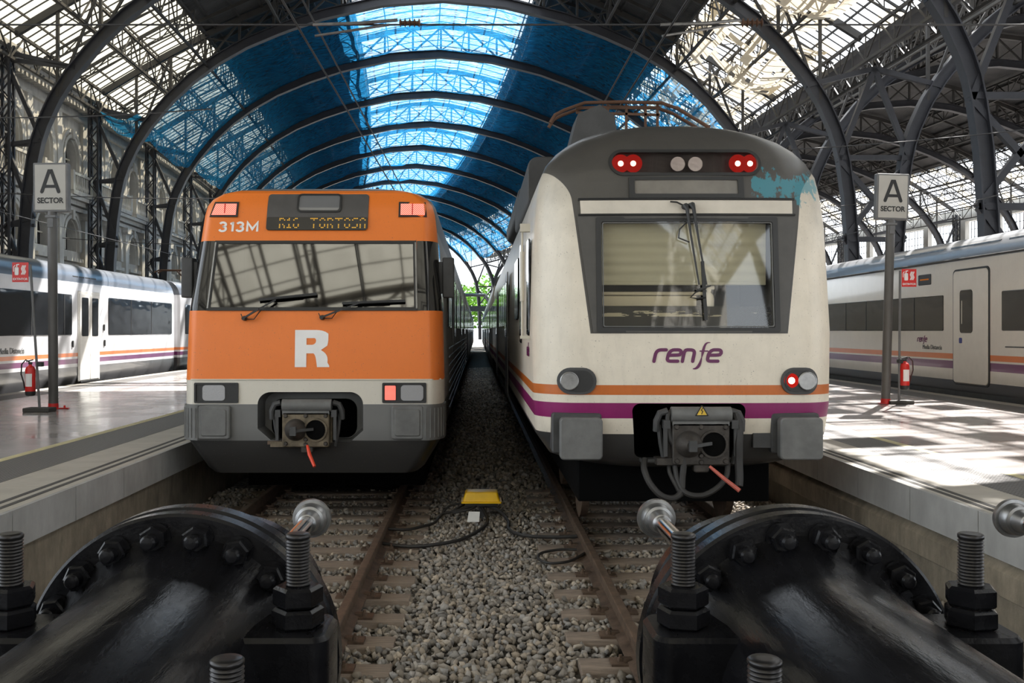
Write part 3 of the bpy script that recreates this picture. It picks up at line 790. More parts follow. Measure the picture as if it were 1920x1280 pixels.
# ballast stones
ico = [(0, 0, 1)] + [(.894*math.cos(2*PI*i/5), .894*math.sin(2*PI*i/5), .447) for i in range(5)] + [(.894*math.cos(2*PI*(i+.5)/5), .894*math.sin(2*PI*(i+.5)/5), -.447) for i in range(5)] + [(0, 0, -1)]
icf = [(0, i+1, (i+1) % 5+1) for i in range(5)] + [(i+1, i+6, (i+1) % 5+1) for i in range(5)] + [(i+6, (i+1) % 5+6, (i+1) % 5+1) for i in range(5)] + [(11, (i+1) % 5+6, i+6) for i in range(5)]
ico = np.array(ico); icf = np.array(icf)
def stones(name, x0, x1, y0, y1, sp, r0, r1, zb, label, avoid=True):
    nx = int((x1-x0)/sp); ny = int((y1-y0)/sp)
    gx, gy = np.meshgrid(np.linspace(x0, x1, nx), np.linspace(y0, y1, ny)); gx = gx.ravel(); gy = gy.ravel(); n = len(gx)
    gx = gx+rng.uniform(-sp*.6, sp*.6, n); gy = gy+rng.uniform(-sp*.6, sp*.6, n)
    z = zb+rng.uniform(-.02, .025, n)+.02*np.sin(gx*2.3)*np.sin(gy*1.7)
    keep = (gx > -3.68) & (gx < 3.95)
    if avoid:
        for c, off in ((LT, 5.95), (RT, 6.08)):
            fy = (gy-off+.3) % .6-.3
            ins = (np.abs(gx-c) < 1.29) & (np.abs(fy) < .125); keep &= ~ins
            z = np.where((np.abs(gx-c) < 1.4), z-.01, z)
            for r in (-.87, .87): keep &= ~(np.abs(gx-c-r) < .07)
    gx, gy, z = gx[keep], gy[keep], z[keep]; n = len(gx)
    sc = rng.uniform(r0, r1, (n, 1, 1))*rng.uniform(.5, 1.35, (n, 1, 3)); v = ico[None]*rng.uniform(.5, 1.3, (n, 12, 1))*sc
    q = rng.normal(size=(n, 4)); q /= np.linalg.norm(q, axis=1)[:, None]; w, a, b, c = q.T
    R = np.stack([1-2*(b*b+c*c), 2*(a*b-c*w), 2*(a*c+b*w), 2*(a*b+c*w), 1-2*(a*a+c*c), 2*(b*c-a*w), 2*(a*c-b*w), 2*(b*c+a*w), 1-2*(a*a+b*b)], 1).reshape(n, 3, 3)
    v = np.einsum('nij,nkj->nki', R, v)+np.stack([gx, gy, z], 1)[:, None]
    v = v.reshape(-1, 3); f = (icf[None]+12*np.arange(n)[:, None, None]).reshape(-1, 3)
    me = bpy.data.meshes.new(name); me.vertices.add(len(v)); me.vertices.foreach_set('co', v.ravel().astype(np.float32))
    me.loops.add(f.size); me.loops.foreach_set('vertex_index', f.ravel().astype(np.int32))
    me.polygons.add(len(f)); me.polygons.foreach_set('loop_start', (np.arange(len(f))*3).astype(np.int32))
    me.update(calc_edges=True); me.validate(); me.materials.append(M['stone'])
    o = bpy.data.objects.new(name, me); COL.objects.link(o); tag(o, label, 'gravel', kind='stuff')
stones('ballast_gravel', -3.6, 3.9, 5.7, 14, .046, .021, .037, -.205, 'loose grey and buff crushed stone between and around the rails')
stones('ballast_gravel', -.9, 1.0, 14, 60, .075, .03, .05, -.205, 'loose crushed stone in the dark gap between both trains', avoid=False)
# ================================================================== trains with a nose
def nose_fn(wt, yt, rx, ry, bulge):
    """surface of the nose: y as a function of (x, z) relative to the train's front"""
    def f(x, z):
        w = interp(z, wt); y0 = interp(z, yt); r = min(rx, w*.9); a = abs(x); t = min(1, max(0, (a-(w-r))/r))
        return y0 + bulge*(min(a, w)/max(w, .01))**2 + ry*(1-math.sqrt(max(0, 1-t*t)))
    return f
def nose_body(wt, yt, rx, ry, bulge, length, zs, mat, root, name='body'):
    f = nose_fn(wt, yt, rx, ry, bulge); mb = MB(); rings = []
    for z in zs:
        w = interp(z, wt); r = min(rx, w*.9); xs = []
        for i in range(13): a = PI/2*i/12; xs.append(-(w-r)-r*math.cos(a))
        m = 16
        for i in range(1, m): xs.append(-(w-r)+2*(w-r)*i/m)
        for i in range(13): a = PI/2*(1-i/12); xs.append((w-r)+r*math.cos(a))
        ring = [(x, f(x, z), z) for x in xs]
        ring = [(-w, length, z), (-w, max(2.5, ring[0][1]+.4), z)] + ring + [(w, max(2.5, ring[0][1]+.4), z), (w, length, z)]
        rings.append(ring)
    mb.loft(rings); return mb.build(name, mat, root, smooth=28), f
def cutter(pts, y0, y1, mat, pts2=None):
    mb = MB(); n = len(pts); p2 = pts2 or pts
    mb.add([(x, y0, z) for x, z in pts]+[(x, y1, z) for x, z in p2], [tuple(range(n)), tuple(range(2*n-1, n-1, -1))]+[(i, i+n, (i+1) % n+n, (i+1) % n) for i in range(n)])
    return mb.build('cut', mat, None, 0)
def coupler(root, cx, zc, y, s, mat, mat2, hoses):
    """automatic coupler head with cone and funnel, cover drum above, release handle below"""
    w, h = .27*s, .20*s
    mb = MB(); mb.rbox(cx-w, cx+w, y, y+.10, zc-h, zc+h, .02)
    mb.box(cx-w-.02, cx+w+.02, y+.1, y+.35, zc-h*.8, zc+h*.8)
    mb.box(cx-w-.14, cx-w+.04, y+.02, y+.2, zc-h, zc-h+.06)
    o = mb.build('coupler_plate', mat, root)
    mb = MB()                                           # funnel rim and dark hole
    for i in range(24):
        a, b = 2*PI*i/24, 2*PI*(i+1)/24; c = cx+.115*s
        mb.bar((c+.125*s*math.cos(a), y-.01, zc+.125*s*math.sin(a)), (c+.125*s*math.cos(b), y-.01, zc+.125*s*math.sin(b)), .02, .03, (0, 1, 0))
    mb.build('funnel_rim', mat, o)
    mb = MB(); mb.lathe([(-.012, .118*s), (.02, .118*s)], (cx+.115*s, y, zc), 'y', 28); mb.build('funnel', M['black'], o)
    mb = MB(); mb.lathe([(.03, .13*s), (-.02, .125*s), (-.09, .095*s), (-.13, .06*s), (-.15, .05*s)], (cx-.115*s, y, zc), 'y', 28); mb.build('coupling_cone', mat2, o)
    mb = MB(); mb.box(cx-.15*s, cx-.08*s, y-.19, y-.13, zc-.05*s, zc+.05*s); mb.bar((cx-.1*s, y-.16, zc), (cx+.09*s, y-.03, zc+.01), .02, .03); mb.build('coupling_hook', M['dgrey'], o)
    for dx, dz in ((0, h*.8), (0, -h*.55), (0, -h*.85), (-w*.85, h*.8), (w*.85, -h*.8), (-w*.85, -h*.8), (w*.85, h*.8)):
        mb = MB(); mb.lathe([(-.02, .018*s), (0, .026*s), (.01, .026*s)], (cx+dx, y, zc+dz), 'y', 12); mb.build('bolt', M['coupled'], o)
    mb = MB(); ztop = zc+h+.075*s                        # cover drum
    mb.lathe([(-w*1.02, .02), (-w*1.02, .075*s), (w*1.08, .075*s), (w*1.08, .02)], (cx, y+.05, ztop), 'x', 20); mb.box(cx-w, cx+w, y, y+.1, ztop-.1*s, ztop-.06*s)
    dr = mb.build('cover_drum', M['grey'], root)
    for sx in (-1, 1):
        mb = MB(); x = cx+sx*w*1.12
        mb.tube([(x, y+.08, ztop+.03*s), (x+sx*.07, y+.08, ztop+.01), (x+sx*.10, y+.08, ztop-.06), (x+sx*.10, y+.1, ztop-.16*s)], .035*s, 10)
        mb.box(x+sx*.02-.03, x+sx*.02+.03, y+.0, y+.12, ztop-.13*s, ztop-.05*s)
        mb.bar((x+sx*.03, y+.03, ztop-.12*s), (x+sx*.03, y+.03, zc-h*.6), .035)
        mb.tube([(x+sx*.08, y+.09, ztop-.1), (x+sx*.06, y+.1, zc), (x+sx*.02, y+.12, zc-h*1.0)], .022, 8)
        mb.build('cover_linkage', M['dgrey'], root)
    mb = MB(); mb.rbox(cx-.06, cx+.08, y+.02, y+.14, zc-h-.07, zc-h+.01, .02); mb.build('handle_bracket', M['coupled'], root)
def headlamp(root, x, z, r, fn, mat=None, dx=0):
    y = fn(math.copysign(abs(x)-r*.8, x), z)
    mb = MB(); mb.lathe([(-.028, r*1.0), (-.032, r*.92), (-.016, r*.80), (-.002, r*.8)], (x, y, z), 'y', 26); mb.build('lamp_ring', M['steelplate'], root)
    mb = MB(); mb.lathe([(-.026, .01), (-.024, r*.5), (-.012, r*.8)], (x, y, z), 'y', 26); mb.build('lamp_lens', mat or M['lensgrey'], root)
t = NT('lens_grey'); M['lensgrey'] = t.done(t.bsdf((.30, .30, .31), .12, 0, .8, .5, t.bump(t.noise(90, 1), .3, .01)))
t = NT('led_matrix_red'); X, Y, Z = t.xyz()
a = t.m('SINE', t.mul(X, 300)); b = t.m('SINE', t.mul(Z, 300)); d = t.ramp(t.mul(a, b), -.2, .9, 0, 1)
M['ledred'] = t.done(t.bsdf((.25, .01, .01), .3, emit=t.mix(d, (1, .05, .035), (1, .42, .32)), es=t.ramp(d, 0, 1, .7, 2.4)))
t = NT('led_matrix_pale'); X, Y, Z = t.xyz()
a = t.m('SINE', t.mul(X, 260)); b = t.m('SINE', t.mul(Z, 260)); d = t.ramp(t.mul(a, b), -.2, .9, 0, 1)
M['ledpale'] = t.done(t.bsdf((.3, .03, .02), .3, emit=t.mix(d, (1, .20, .13), (1, .62, .5)), es=t.ramp(d, 0, 1, .8, 1.7)))
def wiper(root, p, q, r0, r1, fn, off=.07):
    """arm from pivot p to q, blade between r0 and r1"""
    P = lambda a, o: (a[0], fn(*a)-o, a[1])
    w = None
    mb = MB(); mb.lathe([(-.09, .022), (-.02, .03), (.01, .03)], (p[0], fn(*p), p[1]), 'y', 12); mb.bar(P(p, off+.01), P(((p[0]+q[0])/2, (p[1]+q[1])/2), off+.03), .03, .02); mb.bar(P(((p[0]+q[0])/2, (p[1]+q[1])/2), off+.03), P(q, off), .018)
    arm = mb.build('wiper_arm', M['dark'], root)
    mb = MB(); mb.bar(P(r0, off-.02), P(r1, off-.02), .022, .03); m = ((r0[0]+r1[0])/2, (r0[1]+r1[1])/2)
    mb.bar(P(((r0[0]+m[0])/2, (r0[1]+m[1])/2), off+.01), P(((r1[0]+m[0])/2, (r1[1]+m[1])/2), off+.01), .014)
    mb.build('wiper_blade', M['dark'], arm)

def renfe_logo(mb, x0, z0, w, fn, off=.006, sw=None):
    """the word in slanted rounded strokes, W wide, baseline z0"""
    k = w/6.6; h = 1.12
    sh = lambda p: (x0+(p[0]+p[1]*.22)*k, z0+p[1]*k)
    sw = .32*k
    def S(pts, ws=None): stroke(mb, [sh(p) for p in pts], sw, fn, off, True, [q*k for q in ws] if ws else None)
    def e(a):
        S(bez((a+.12, .60), (a+.6, .60), (a+1.0, .60), (a+1.12, .66), 6)+bez((a+1.2, .8), (a+1.2, 1.16), (a+.85, h), (a+.65, h), 8)+bez((a+.5, h), (a+.1, h), (a, .75), (a, .52), 8)+bez((a, .3), (a, .0), (a+.3, .02), (a+.5, .02), 8)+[(a+1.05, .02)])
    S([(0, 0), (0, .55), (.0, .72)]+bez((.05, .9), (.15, h), (.4, h), (.6, h), 6)+[(.95, h)], None)
    e(1.25)
    S([(2.75, 0), (2.75, .9), (2.85, 1.08), (3.0, h)]+bez((3.2, h), (3.55, h), (3.75, 1.05), (3.75, .7), 8)+[(3.75, 0)])
    S(bez((3.95, -.72), (4.45, -.75), (4.55, -.3), (4.55, .4), 10)+bez((4.55, .9), (4.55, 1.75), (4.7, 1.85), (5.05, 1.82), 10), [.07]+[.07+.2*math.sin(PI*min(1, i/10)) *1 for i in range(1, 11)]+[.27-.02*i for i in range(11)])
    S([(4.25, 1.0), (5.0, 1.0)], [.12, .12])
    e(5.15)

# ------------------------------------------------------------------ orange train
OX, OY = -1.92, 11.3
wtO = [(.44, 1.22), (.5, 1.29), (.83, 1.49), (1.25, 1.52), (1.53, 1.52), (2.33, 1.50), (3.17, 1.44), (3.5, 1.42), (3.62, 1.40), (3.70, 1.35), (3.77, 1.24), (3.82, 1.08), (3.85, .85), (3.87, .5), (3.88, .2)]
ytO = [(.44, .12), (.5, .1), (.83, .0), (1.53, 0), (2.33, .05), (3.17, .32), (3.6, .46), (3.77, .55), (3.82, .64), (3.85, .75), (3.88, 1.1)]
root = thing('commuter_train', 'orange fronted commuter train with white R, standing on the left of two central tracks', 'train', (OX, OY, 0)); OR = root
zsO = [.44, .5, .6, .83, 1.0, 1.25, 1.53, 1.9, 2.33, 2.6, 2.9, 3.17, 3.35, 3.5, 3.56, 3.62, 3.66, 3.70, 3.735, 3.77, 3.795, 3.82, 3.836, 3.85, 3.86, 3.87, 3.88]
body, fO = nose_body(wtO, ytO, .17, .34, .0, 24, zsO, M['orange'], root)
outer = rrect(-.70, .67, .735, 1.44, .17, 8)
outer = [(x, max(z, .735+max(0, abs(x)-.46)*.9)) for x, z in outer]
inner = [((x+.0)*.84, 1.08+(z-1.08)*.80) for x, z in outer]
M['cavgrey'] = mk('cavity_grey', (.10, .10, .097), .6)
boolean(body, cutter(outer, -.5, .24, M['cavgrey'], inner))
inner2 = rrect(-.51, .50, .84, 1.30, .13, 6)
boolean(body, cutter(inner2, .1, .8, M['black']))
shieldO = [(-1.20, 2.36), (1.20, 2.36), (1.17, 3.15), (-1.17, 3.15)]
boolean(body, cutter([(x*.985, z) for x, z in shieldO], -.5, 1.25, M['cabdark']) if False else cutter([(x*.985, z) for x, z in shieldO], -.5, 1.25, mk('cab_interior', (.055, .05, .045), .7)))
# edge bands
def seg(p, q, n):
    return [(p[0]+(q[0]-p[0])*i/n, p[1]+(q[1]-p[1])*i/n) for i in range(n)]
def quadring(a, n=8): return [p for i in range(4) for p in seg(a[i], a[(i+1) % 4], n)]
mb = MB(); o_ = quadring(shieldO); cx_, cz_ = 0, 2.755
mb2 = MB(); n = 8
# glass as a grid following the slope
def grid_surf(mb, quad, fn, off, nx=10, nz=6, thick=.012):
    (ax, az), (bx, bz), (cx, cz), (dx, dz) = quad; vs = []
    for o in (off, off-thick):
        for j in range(nz+1):
            for i in range(nx+1):
                s, t = i/nx, j/nz
                x = (ax+(bx-ax)*s)*(1-t)+(dx+(cx-dx)*s)*t; z = (az+(bz-az)*s)*(1-t)+(dz+(cz-dz)*s)*t
                vs.append((x, fn(x, z)-o, z))
    m = nx+1; N = m*(nz+1)
    fs = [(j*m+i, j*m+i+1, (j+1)*m+i+1, (j+1)*m+i) for j in range(nz) for i in range(nx)]
    fs += [tuple(N+k for k in reversed(f)) for f in fs]
    ring = [i for i in range(nx)]+[j*m+nx for j in range(nz)]+[nz*m+i for i in range(nx, 0, -1)]+[j*m for j in range(nz, 0, -1)]
    fs += [(ring[k], ring[k]+N, ring[(k+1) % len(ring)]+N, ring[(k+1) % len(ring)]) for k in range(len(ring))]
    mb.add(vs, fs)
grid_surf(mb, shieldO, fO, .012); glassO = mb.build('windshield', M['windshield'], root)
mb = MB(); inn = quadring([(-1.185, 2.375), (1.185, 2.375), (1.155, 3.135), (-1.155, 3.135)])
frame_surf(mb, quadring([(-1.225, 2.335), (1.225, 2.335), (1.195, 3.172), (-1.195, 3.172)]), inn, fO, .02, .02); mb.build('windshield_frame', M['dark'], root)
mb = MB()
for sx in (-1, 1):
    mb.bar((sx*1.215, fO(1.2, 2.36)-.025, 2.36), (sx*1.185, fO(1.18, 3.15)-.025, 3.15), .018, .01)
mb.build('windshield_trim', M['steelplate'], root)
# sun blind, seat back and desk inside the cab
mb = MB()
for i in range(24): 
    z0 = 3.13-.019*i*1.35; mb.box(-.90, 1.02, .55, .56, z0-.0245, z0)
mb.box(-.9, 1.02, .54, .57, 2.50, 2.52)
mb.build('sun_blind', mk('blind_beige', (.35, .32, .26), .8), root)
mb = MB(); mb.rbox(-1.1, 1.1, .35, .9, 2.365, 2.42, .02, 'x'); mb.rbox(-.7, -.25, .95, 1.1, 2.38, 2.72, .08); mb.rbox(.2, .65, .95, 1.1, 2.38, 2.72, .08); mb.build('driver_desk', M['dgrey'], root)
# top housing and display
P_ = lambda x0, x1, z0, z1, r, k=1.0: rrect(x0, x1, z0, z1, r)
mb = MB(); pill_surf(mb, -.605, .61, 3.30, 3.755, .04, fO, .012, 0.062); hd = mb.build('display_housing', mk('housing_grey', (.075, .07, .066), .6), root)
mb = MB(); pill_surf(mb, -.60, .605, 3.305, 3.462, .02, fO, .03, 0.050); dp = mb.build('destination_display', mk('display_black', (.02, .018, .016), .25), hd)
G5 = {'R': ['1110', '1001', '1001', '1110', '1010', '1001', '1001'], '1': ['010', '110', '010', '010', '010', '010', '111'], '6': ['0110', '1000', '1000', '1110', '1001', '1001', '0110'],
      'T': ['11111', '00100', '00100', '00100', '00100', '00100', '00100'], 'O': ['0110', '1001', '1001', '1001', '1001', '1001', '0110'], 'S': ['0111', '1000', '1000', '0110', '0001', '0001', '1110'],
      'A': ['0110', '1001', '1001', '1111', '1001', '1001', '1001'], ' ': ['00']*7}
mb = MB(); x = -.44; px = .0185
for ch in 'R16  TORTOSA':
    g = G5[ch]
    for r_, row in enumerate(g):
        for c_, b_ in enumerate(row):
            if b_ == '1' and r_ not in (2, 3):
                cx, cz = x+c_*px, 3.443-r_*px; y = fO(cx, cz); mb.cbox((cx, y-.032, cz), (.013, .006, .012))
    x += (len(g[0])+1)*px
mb.build('display_text', M['amber'], dp, smooth=0)
mb = MB(); frame_surf(mb, rrect(-.25, .285, 3.525, 3.76, .05), rrect(-.228, .262, 3.547, 3.74, .035), fO, .03, .0); m_ = mb.build('window_frame', M['dark'], hd)
mb = MB(); pill_surf(mb, -.235, .27, 3.54, 3.745, .04, fO, .018, 0.028); mb.build('small_window', winmat('roof_window_glass', (.16, .16, .16), .1), hd)
for x0, x1, sk in ((-1.275, -.955, 1), (.975, 1.295, -1)):
    q = [(x0-(.02 if sk > 0 else 0), 3.465), (x1+(.02 if sk < 0 else 0), 3.465), (x1, 3.655), (x0+(.03 if sk > 0 else 0), 3.655)]
    mb = MB(); on_surf(mb, q, fO, .02, .04); l_ = mb.build('lamp_housing', M['dark'], root)
    c_ = (sum(p[0] for p in q)/4, 3.56); q2 = [(c_[0]+(p[0]-c_[0])*.86, c_[1]+(p[1]-c_[1])*.74) for p in q]
    mb = MB(); on_surf(mb, q2, fO, .027, .0); mb.build('lamp_glass', M['ledpale'], l_)
    mb = MB(); mb.bar((c_[0], fO(*c_)-.04, 3.49), (c_[0], fO(c_[0], 3.62)-.03, 3.63), .012); mb.build('lamp_divider', M['red'], l_)
# lower lamp clusters
for sx, lx in ((-1, -1.10), (1, 1.075)):
    mb = MB(); frame_surf(mb, rrect(lx-.255, lx+.255, 1.265, 1.50, .015), rrect(lx-.235, lx+.235, 1.285, 1.48, .012), fO, .02, .02); l_ = mb.build('lamp_housing', M['dark'], root)
    mb = MB(); pill_surf(mb, lx-.24, lx+.24, 1.28, 1.485, .012, fO, .004, 0.014); mb.build('lamp_bed', M['dark'], l_)
    h0 = lx+(-.02 if sx < 0 else .10)
    mb = MB(); pill_surf(mb, h0-.14, h0+.12, 1.292, 1.472, .04, fO, .012, 0.022); mb.build('headlamp_lens', M['lensgrey'], l_)
    if sx > 0:
        mb = MB(); pill_surf(mb, lx-.225, lx-.10, 1.30, 1.465, .01, fO, .014, 0.024); mb.build('tail_lamp', M['ledred'], l_)
# bumper blocks, ribbed outer ends
for sx in (-1, 1):
    a, b = sorted((sx*.93, sx*1.30)); mb = MB(); mb.rbox(a, b, -.07, .10, .85, 1.235, .03); bl = mb.build('bumper_block', M['grey'], root)
    mb = MB(); a2, b2 = sorted((sx*.965, sx*1.265)); mb.rbox(a2, b2, -.082, -.06, .885, 1.20, .03); mb.build('bumper_pad', M['grey'], bl)
    mb = MB(); ring = []
    pts = []
    for i in range(15):
        a = PI/2*i/14; pts.append((sx*(1.30+.235*math.sin(a)), -.07+.38*(1-math.cos(a))))
    pts.append((sx*1.54, .62))
    for z in (.84, .86, 1.22, 1.24): ring.append([(x, y, z) for x, y in pts]+[(x-sx*.09, y+.10, z) for x, y in reversed(pts)])
    mb.loft(ring)
    for i in range(1, 13, 2):
        x, y = pts[i]; mb.bar((x, y-.004, .87), (x, y-.004, 1.21), .012)
    mb.build('bumper_corner', M['grey'], root)
coupler(root, -.05, .965, -.10, 1.0, M['couple'], M['coupled'], 0)
mb = MB(); mb.tube([(-.02, -.16, .79), (.02, -.25, .70), (.09, -.33, .575)], [.016, .022, .018], 10); mb.build('release_handle', M['redorange'], root)
mb = MB(); mb.box(-.5, -.3, -.05, .05, .79, .83); mb.build('coupler_step', M['rust'], root)
# number and letter
def put(mb, strokes, w, fn, rnd=False, off=.006):
    for s_ in strokes: stroke(mb, s_, w, fn, off, rnd)
mb = MB(); z0 = 3.285; h = .118
def arc(cx, cz, rx, rz, a0, a1, n=12): return [(cx+rx*math.cos(math.radians(a0+(a1-a0)*i/n)), cz+rz*math.sin(math.radians(a0+(a1-a0)*i/n))) for i in range(n+1)]
def three(x): put(mb, [arc(x+.045, z0+h*.73, .036, h*.22, 160, -90), arc(x+.045, z0+h*.28, .04, h*.24, 90, -165)], .026, fO)
three(-1.17); put(mb, [[(-1.005, z0), (-1.005, z0+h)], [(-1.035, z0+h*.78), (-1.0, z0+h*.93)]], .026, fO); three(-.965)
put(mb, [[(-.83, z0), (-.83, z0+h-.006), (-.77, z0+.03), (-.71, z0+h-.006), (-.71, z0)]], .028, fO); mb.build('unit_number', M['letterw'], root)
bm = bmesh.new()
def _lp(pts):
    vs = [bm.verts.new((p, 0, q)) for p, q in pts]; return [bm.edges.new((vs[k], vs[(k+1) % len(vs)])) for k in range(len(vs))]
K = .43
go = [(0, 0), (.31, 0), (.31, .37), (.40, .37)]+bez((.50, .37), (.56, .33), (.57, .22), (.60, 0), 6)+[(.93, 0), (.93, .04)]+bez((.88, .12), (.90, .28), (.86, .37), (.70, .46), 6)+bez((.84, .52), (.90, .60), (.90, .73), (.90, .90), 5)[1:]+bez((.90, .90), (.78, 1.0), (.62, 1.0), (.52, 1.0), 5)[1:]+[(0, 1.0)]
gi = [(.31, .60), (.31, .78), (.45, .78)]+bez((.53, .78), (.59, .76), (.59, .62), (.47, .60), 6)
es = _lp([(-.195+x*K, 1.68+z*K) for x, z in go])+_lp([(-.195+x*K, 1.68+z*K) for x, z in gi])
bmesh.ops.triangle_fill(bm, use_beauty=True, edges=es); bm.verts.index_update()
mb = MB(); mb.add([(v.co.x, fO(v.co.x, v.co.z)-.007, v.co.z) for v in bm.verts], [[v.index for v in f.verts] for f in bm.faces]); bm.free()
mb.build('letter_mark', M['letterw'], root)
# wipers
wiper(root, (-.78, 2.245), (-.42, 2.46), (-.62, 2.46), (.05, 2.53), fO)
wiper(root, (.12, 2.255), (.62, 2.45), (.35, 2.42), (1.08, 2.45), fO)
for p in ((-.78, 2.245), (.12, 2.255)):
    mb = MB(); mb.tube([(p[0]-.04, fO(*p)-.03, p[1]+.05), (p[0]-.01, fO(*p)-.06, p[1]-.01), (p[0]+.12, fO(*p)-.07, p[1]-.01), (p[0]+.2, fO(*p)-.06, p[1]+.1)], .006, 6); mb.build('washer_hose', M['dark'], root)
# side boxes at the cab corners
for sx in (-1, 1):
    mb = MB(); mb.rbox(min(sx*1.50, sx*1.64), max(sx*1.50, sx*1.64), .42, .62, 2.50, 2.98, .02, 'z'); mb.rbox(min(sx*1.45, sx*1.53), max(sx*1.45, sx*1.53), .46, .58, 2.55, 2.93, .01, 'z'); mb.build('camera_box', M['dgrey'], root)
# gutter line above belt and body joint
mb = MB(); mb.tube([(x, fO(x, 1.535)-.004, 1.535) for x in np.linspace(-1.49, 1.49, 30)], .009, 6); mb.build('joint_strip', M['cream'], root)
# roof gear
mb = MB(); mb.rbox(-.65, -.3, 2.0, 2.5, 3.86, 3.98, .04, 'x'); mb.build('roof_vent', M['dgrey'], root)
for x, y, h_ in ((.0, 1.5, .08), (.27, 1.6, .07), (.62, 1.4, .1)):
    mb = MB(); mb.rbox(x-.02, x+.02, y-.03, y+.03, 3.84, 3.86+h_, .008, 'z'); mb.build('roof_aerial', M['dark'], root)
# right side: windows, doors
def side_details(root, x, sx, y0, y1, z0, z1, win=1.5, gap=.35, doors=(), mat=M['sidewin']):
    y = y0
    while y+win < y1:
        if not any(a-.1 < y+win and y < b+.1 for a, b in doors):
            mb = MB(); mb.rbox(min(x, x+sx*.012), max(x, x+sx*.012), y, y+win, z0, z1, .08, 'x'); mb.build('side_window', mat, root)
        y += win+gap
    for a, b in doors:
        mb = MB(); m = (a+b)/2
        for p, q in ((a, m-.01), (m+.01, b)): mb.rbox(min(x, x+sx*.02), max(x, x+sx*.02), p, q, .95, 3.12, .03, 'x')
        d = mb.build('side_door', M['carsteel'], root)
        mb = MB()
        for p, q in ((a, m-.01), (m+.01, b)): mb.rbox(min(x+sx*.018, x+sx*.03), max(x+sx*.018, x+sx*.03), p+.14, q-.14, 2.0, 2.95, .05, 'x')
        mb.build('door_window', mat, d)
side_details(root, 1.505, 1, 2.6, 23.5, 2.15, 2.95, doors=((5, 6.4), (12, 13.4), (18.5, 19.9)))
mb = MB()
for z in (1.0, 1.12, 1.24, 1.36, 1.48, 1.6, 1.72, 1.84): mb.box(1.515, 1.53, 2.6, 24, z, z+.02)
mb.build('side_ribs', M['carsteel'], root)
mb = MB(); mb.box(-1.2, 1.2, 2.0, 23, .0, .5); mb.build('underframe', M['black'], root)
for y in (3., 5.4, 18, 20.4):
    mb = MB(); mb.lathe([(-.83, .42), (-.75, .42), (-.75, .1), (.75, .1), (.75, .42), (.83, .42)], (.035, y, .43), 'x', 24); mb.build('wheelset', M['rust'], root)

# ------------------------------------------------------------------ Renfe train
RX, RY = 1.985, 9.12
wtR = [(.79, .85), (.82, 1.02), (.90, 1.27), (1.1, 1.41), (1.4, 1.44), (2.1, 1.45), (3.1, 1.425), (3.4, 1.40), (3.6, 1.365), (3.75, 1.30), (3.87, 1.20), (3.97, 1.08), (4.06, .93), (4.13, .77), (4.19, .58), (4.22, .42), (4.235, .3), (4.245, .15)]
ytR = [(.79, .30), (.85, .18), (.95, .1), (1.15, .03), (1.4, 0), (2.1, .0), (3.2, .10), (3.6, .18), (3.85, .30), (3.97, .40), (4.06, .52), (4.13, .66), (4.19, .86), (4.235, 1.15), (4.245, 1.3)]
root = thing('regional_train', 'white train with grey nose and purple lettering, on the right central track', 'train', (RX, RY, 0)); RR = root
zsR = [.79, .82, .86, .90, .96, 1.03, 1.1, 1.25, 1.4, 1.6, 1.85, 2.1, 2.3, 2.5, 2.7, 2.9, 3.1, 3.25, 3.4, 3.5, 3.6, 3.68, 3.75, 3.81, 3.87, 3.92, 3.97, 4.015, 4.06, 4.095, 4.13, 4.16, 4.19, 4.205, 4.22, 4.235, 4.245]
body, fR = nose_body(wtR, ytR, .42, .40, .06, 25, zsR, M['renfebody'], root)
cav = rrect(-.535, .525, .90, 1.42, .07, 5); cav = [(x*(1 if z > 1.2 else .94), z) for x, z in cav]
boolean(body, cutter(cav, -.5, 1.0, M['black']))
boolean(body, cutter(rrect(-.815, .80, 2.13, 3.13, .015, 2), -.5, 1.25, mk('cab_wall_dark', (.05, .048, .043), .8)))
boolean(body, cutter(rrect(-.70, .71, 3.605, 3.825, .109, 8), -.5, .40, mk('lamp_bar_bed', (.10, .09, .085), .4)))
# raised surround with tapered sides
mb = MB(); O = quadring([(-.90, 2.085), (.90, 2.085), (1.045, 3.19), (-1.045, 3.19)], 10); I = quadring([(-.84, 2.10), (.83, 2.10), (.84, 3.16), (-.85, 3.16)], 10)
frame_surf(mb, O, I, fR, .012, .0); mb.build('windshield_surround', mk('surround_grey', (.068, .064, .058), .5), root)
mb = MB(); frame_surf(mb, rrect(-.865, .85, 2.085, 3.175, .02, 3), rrect(-.815, .80, 2.13, 3.13, .015, 3), fR, .022, .03); mb.build('windshield_frame', M['dark'], root)
mb = MB(); frame_surf(mb, rrect(-.808, .793, 2.137, 3.123, .015, 3), rrect(-.80, .785, 2.145, 3.115, .015, 3), fR, .026, .0); mb.build('windshield_trim', M['grey'], root)
mb = MB(); grid_surf(mb, [(-.815, 2.13), (.80, 2.13), (.80, 3.13), (-.815, 3.13)], fR, .006); mb.build('windshield', M['windshield2'], root)
mb = MB(); grid_surf(mb, [(-1.005, 3.205), (.995, 3.205), (1.0, 3.335), (-1.01, 3.335)], fR, .02, 16, 2, .04); mb.build('wiper_cover', mk('cover_white', (.58, .53, .45), .45, 0, .12), root)
mb = MB(); mb.tube([(x, fR(x, 3.345)-.02, 3.347) for x in np.linspace(-1.03, 1.02, 24)], .012, 6); mb.tube([(x, fR(x, 3.195)-.02, 3.197) for x in np.linspace(-1.03, 1.02, 24)], .01, 6); mb.build('cover_seal', M['dark'], root)
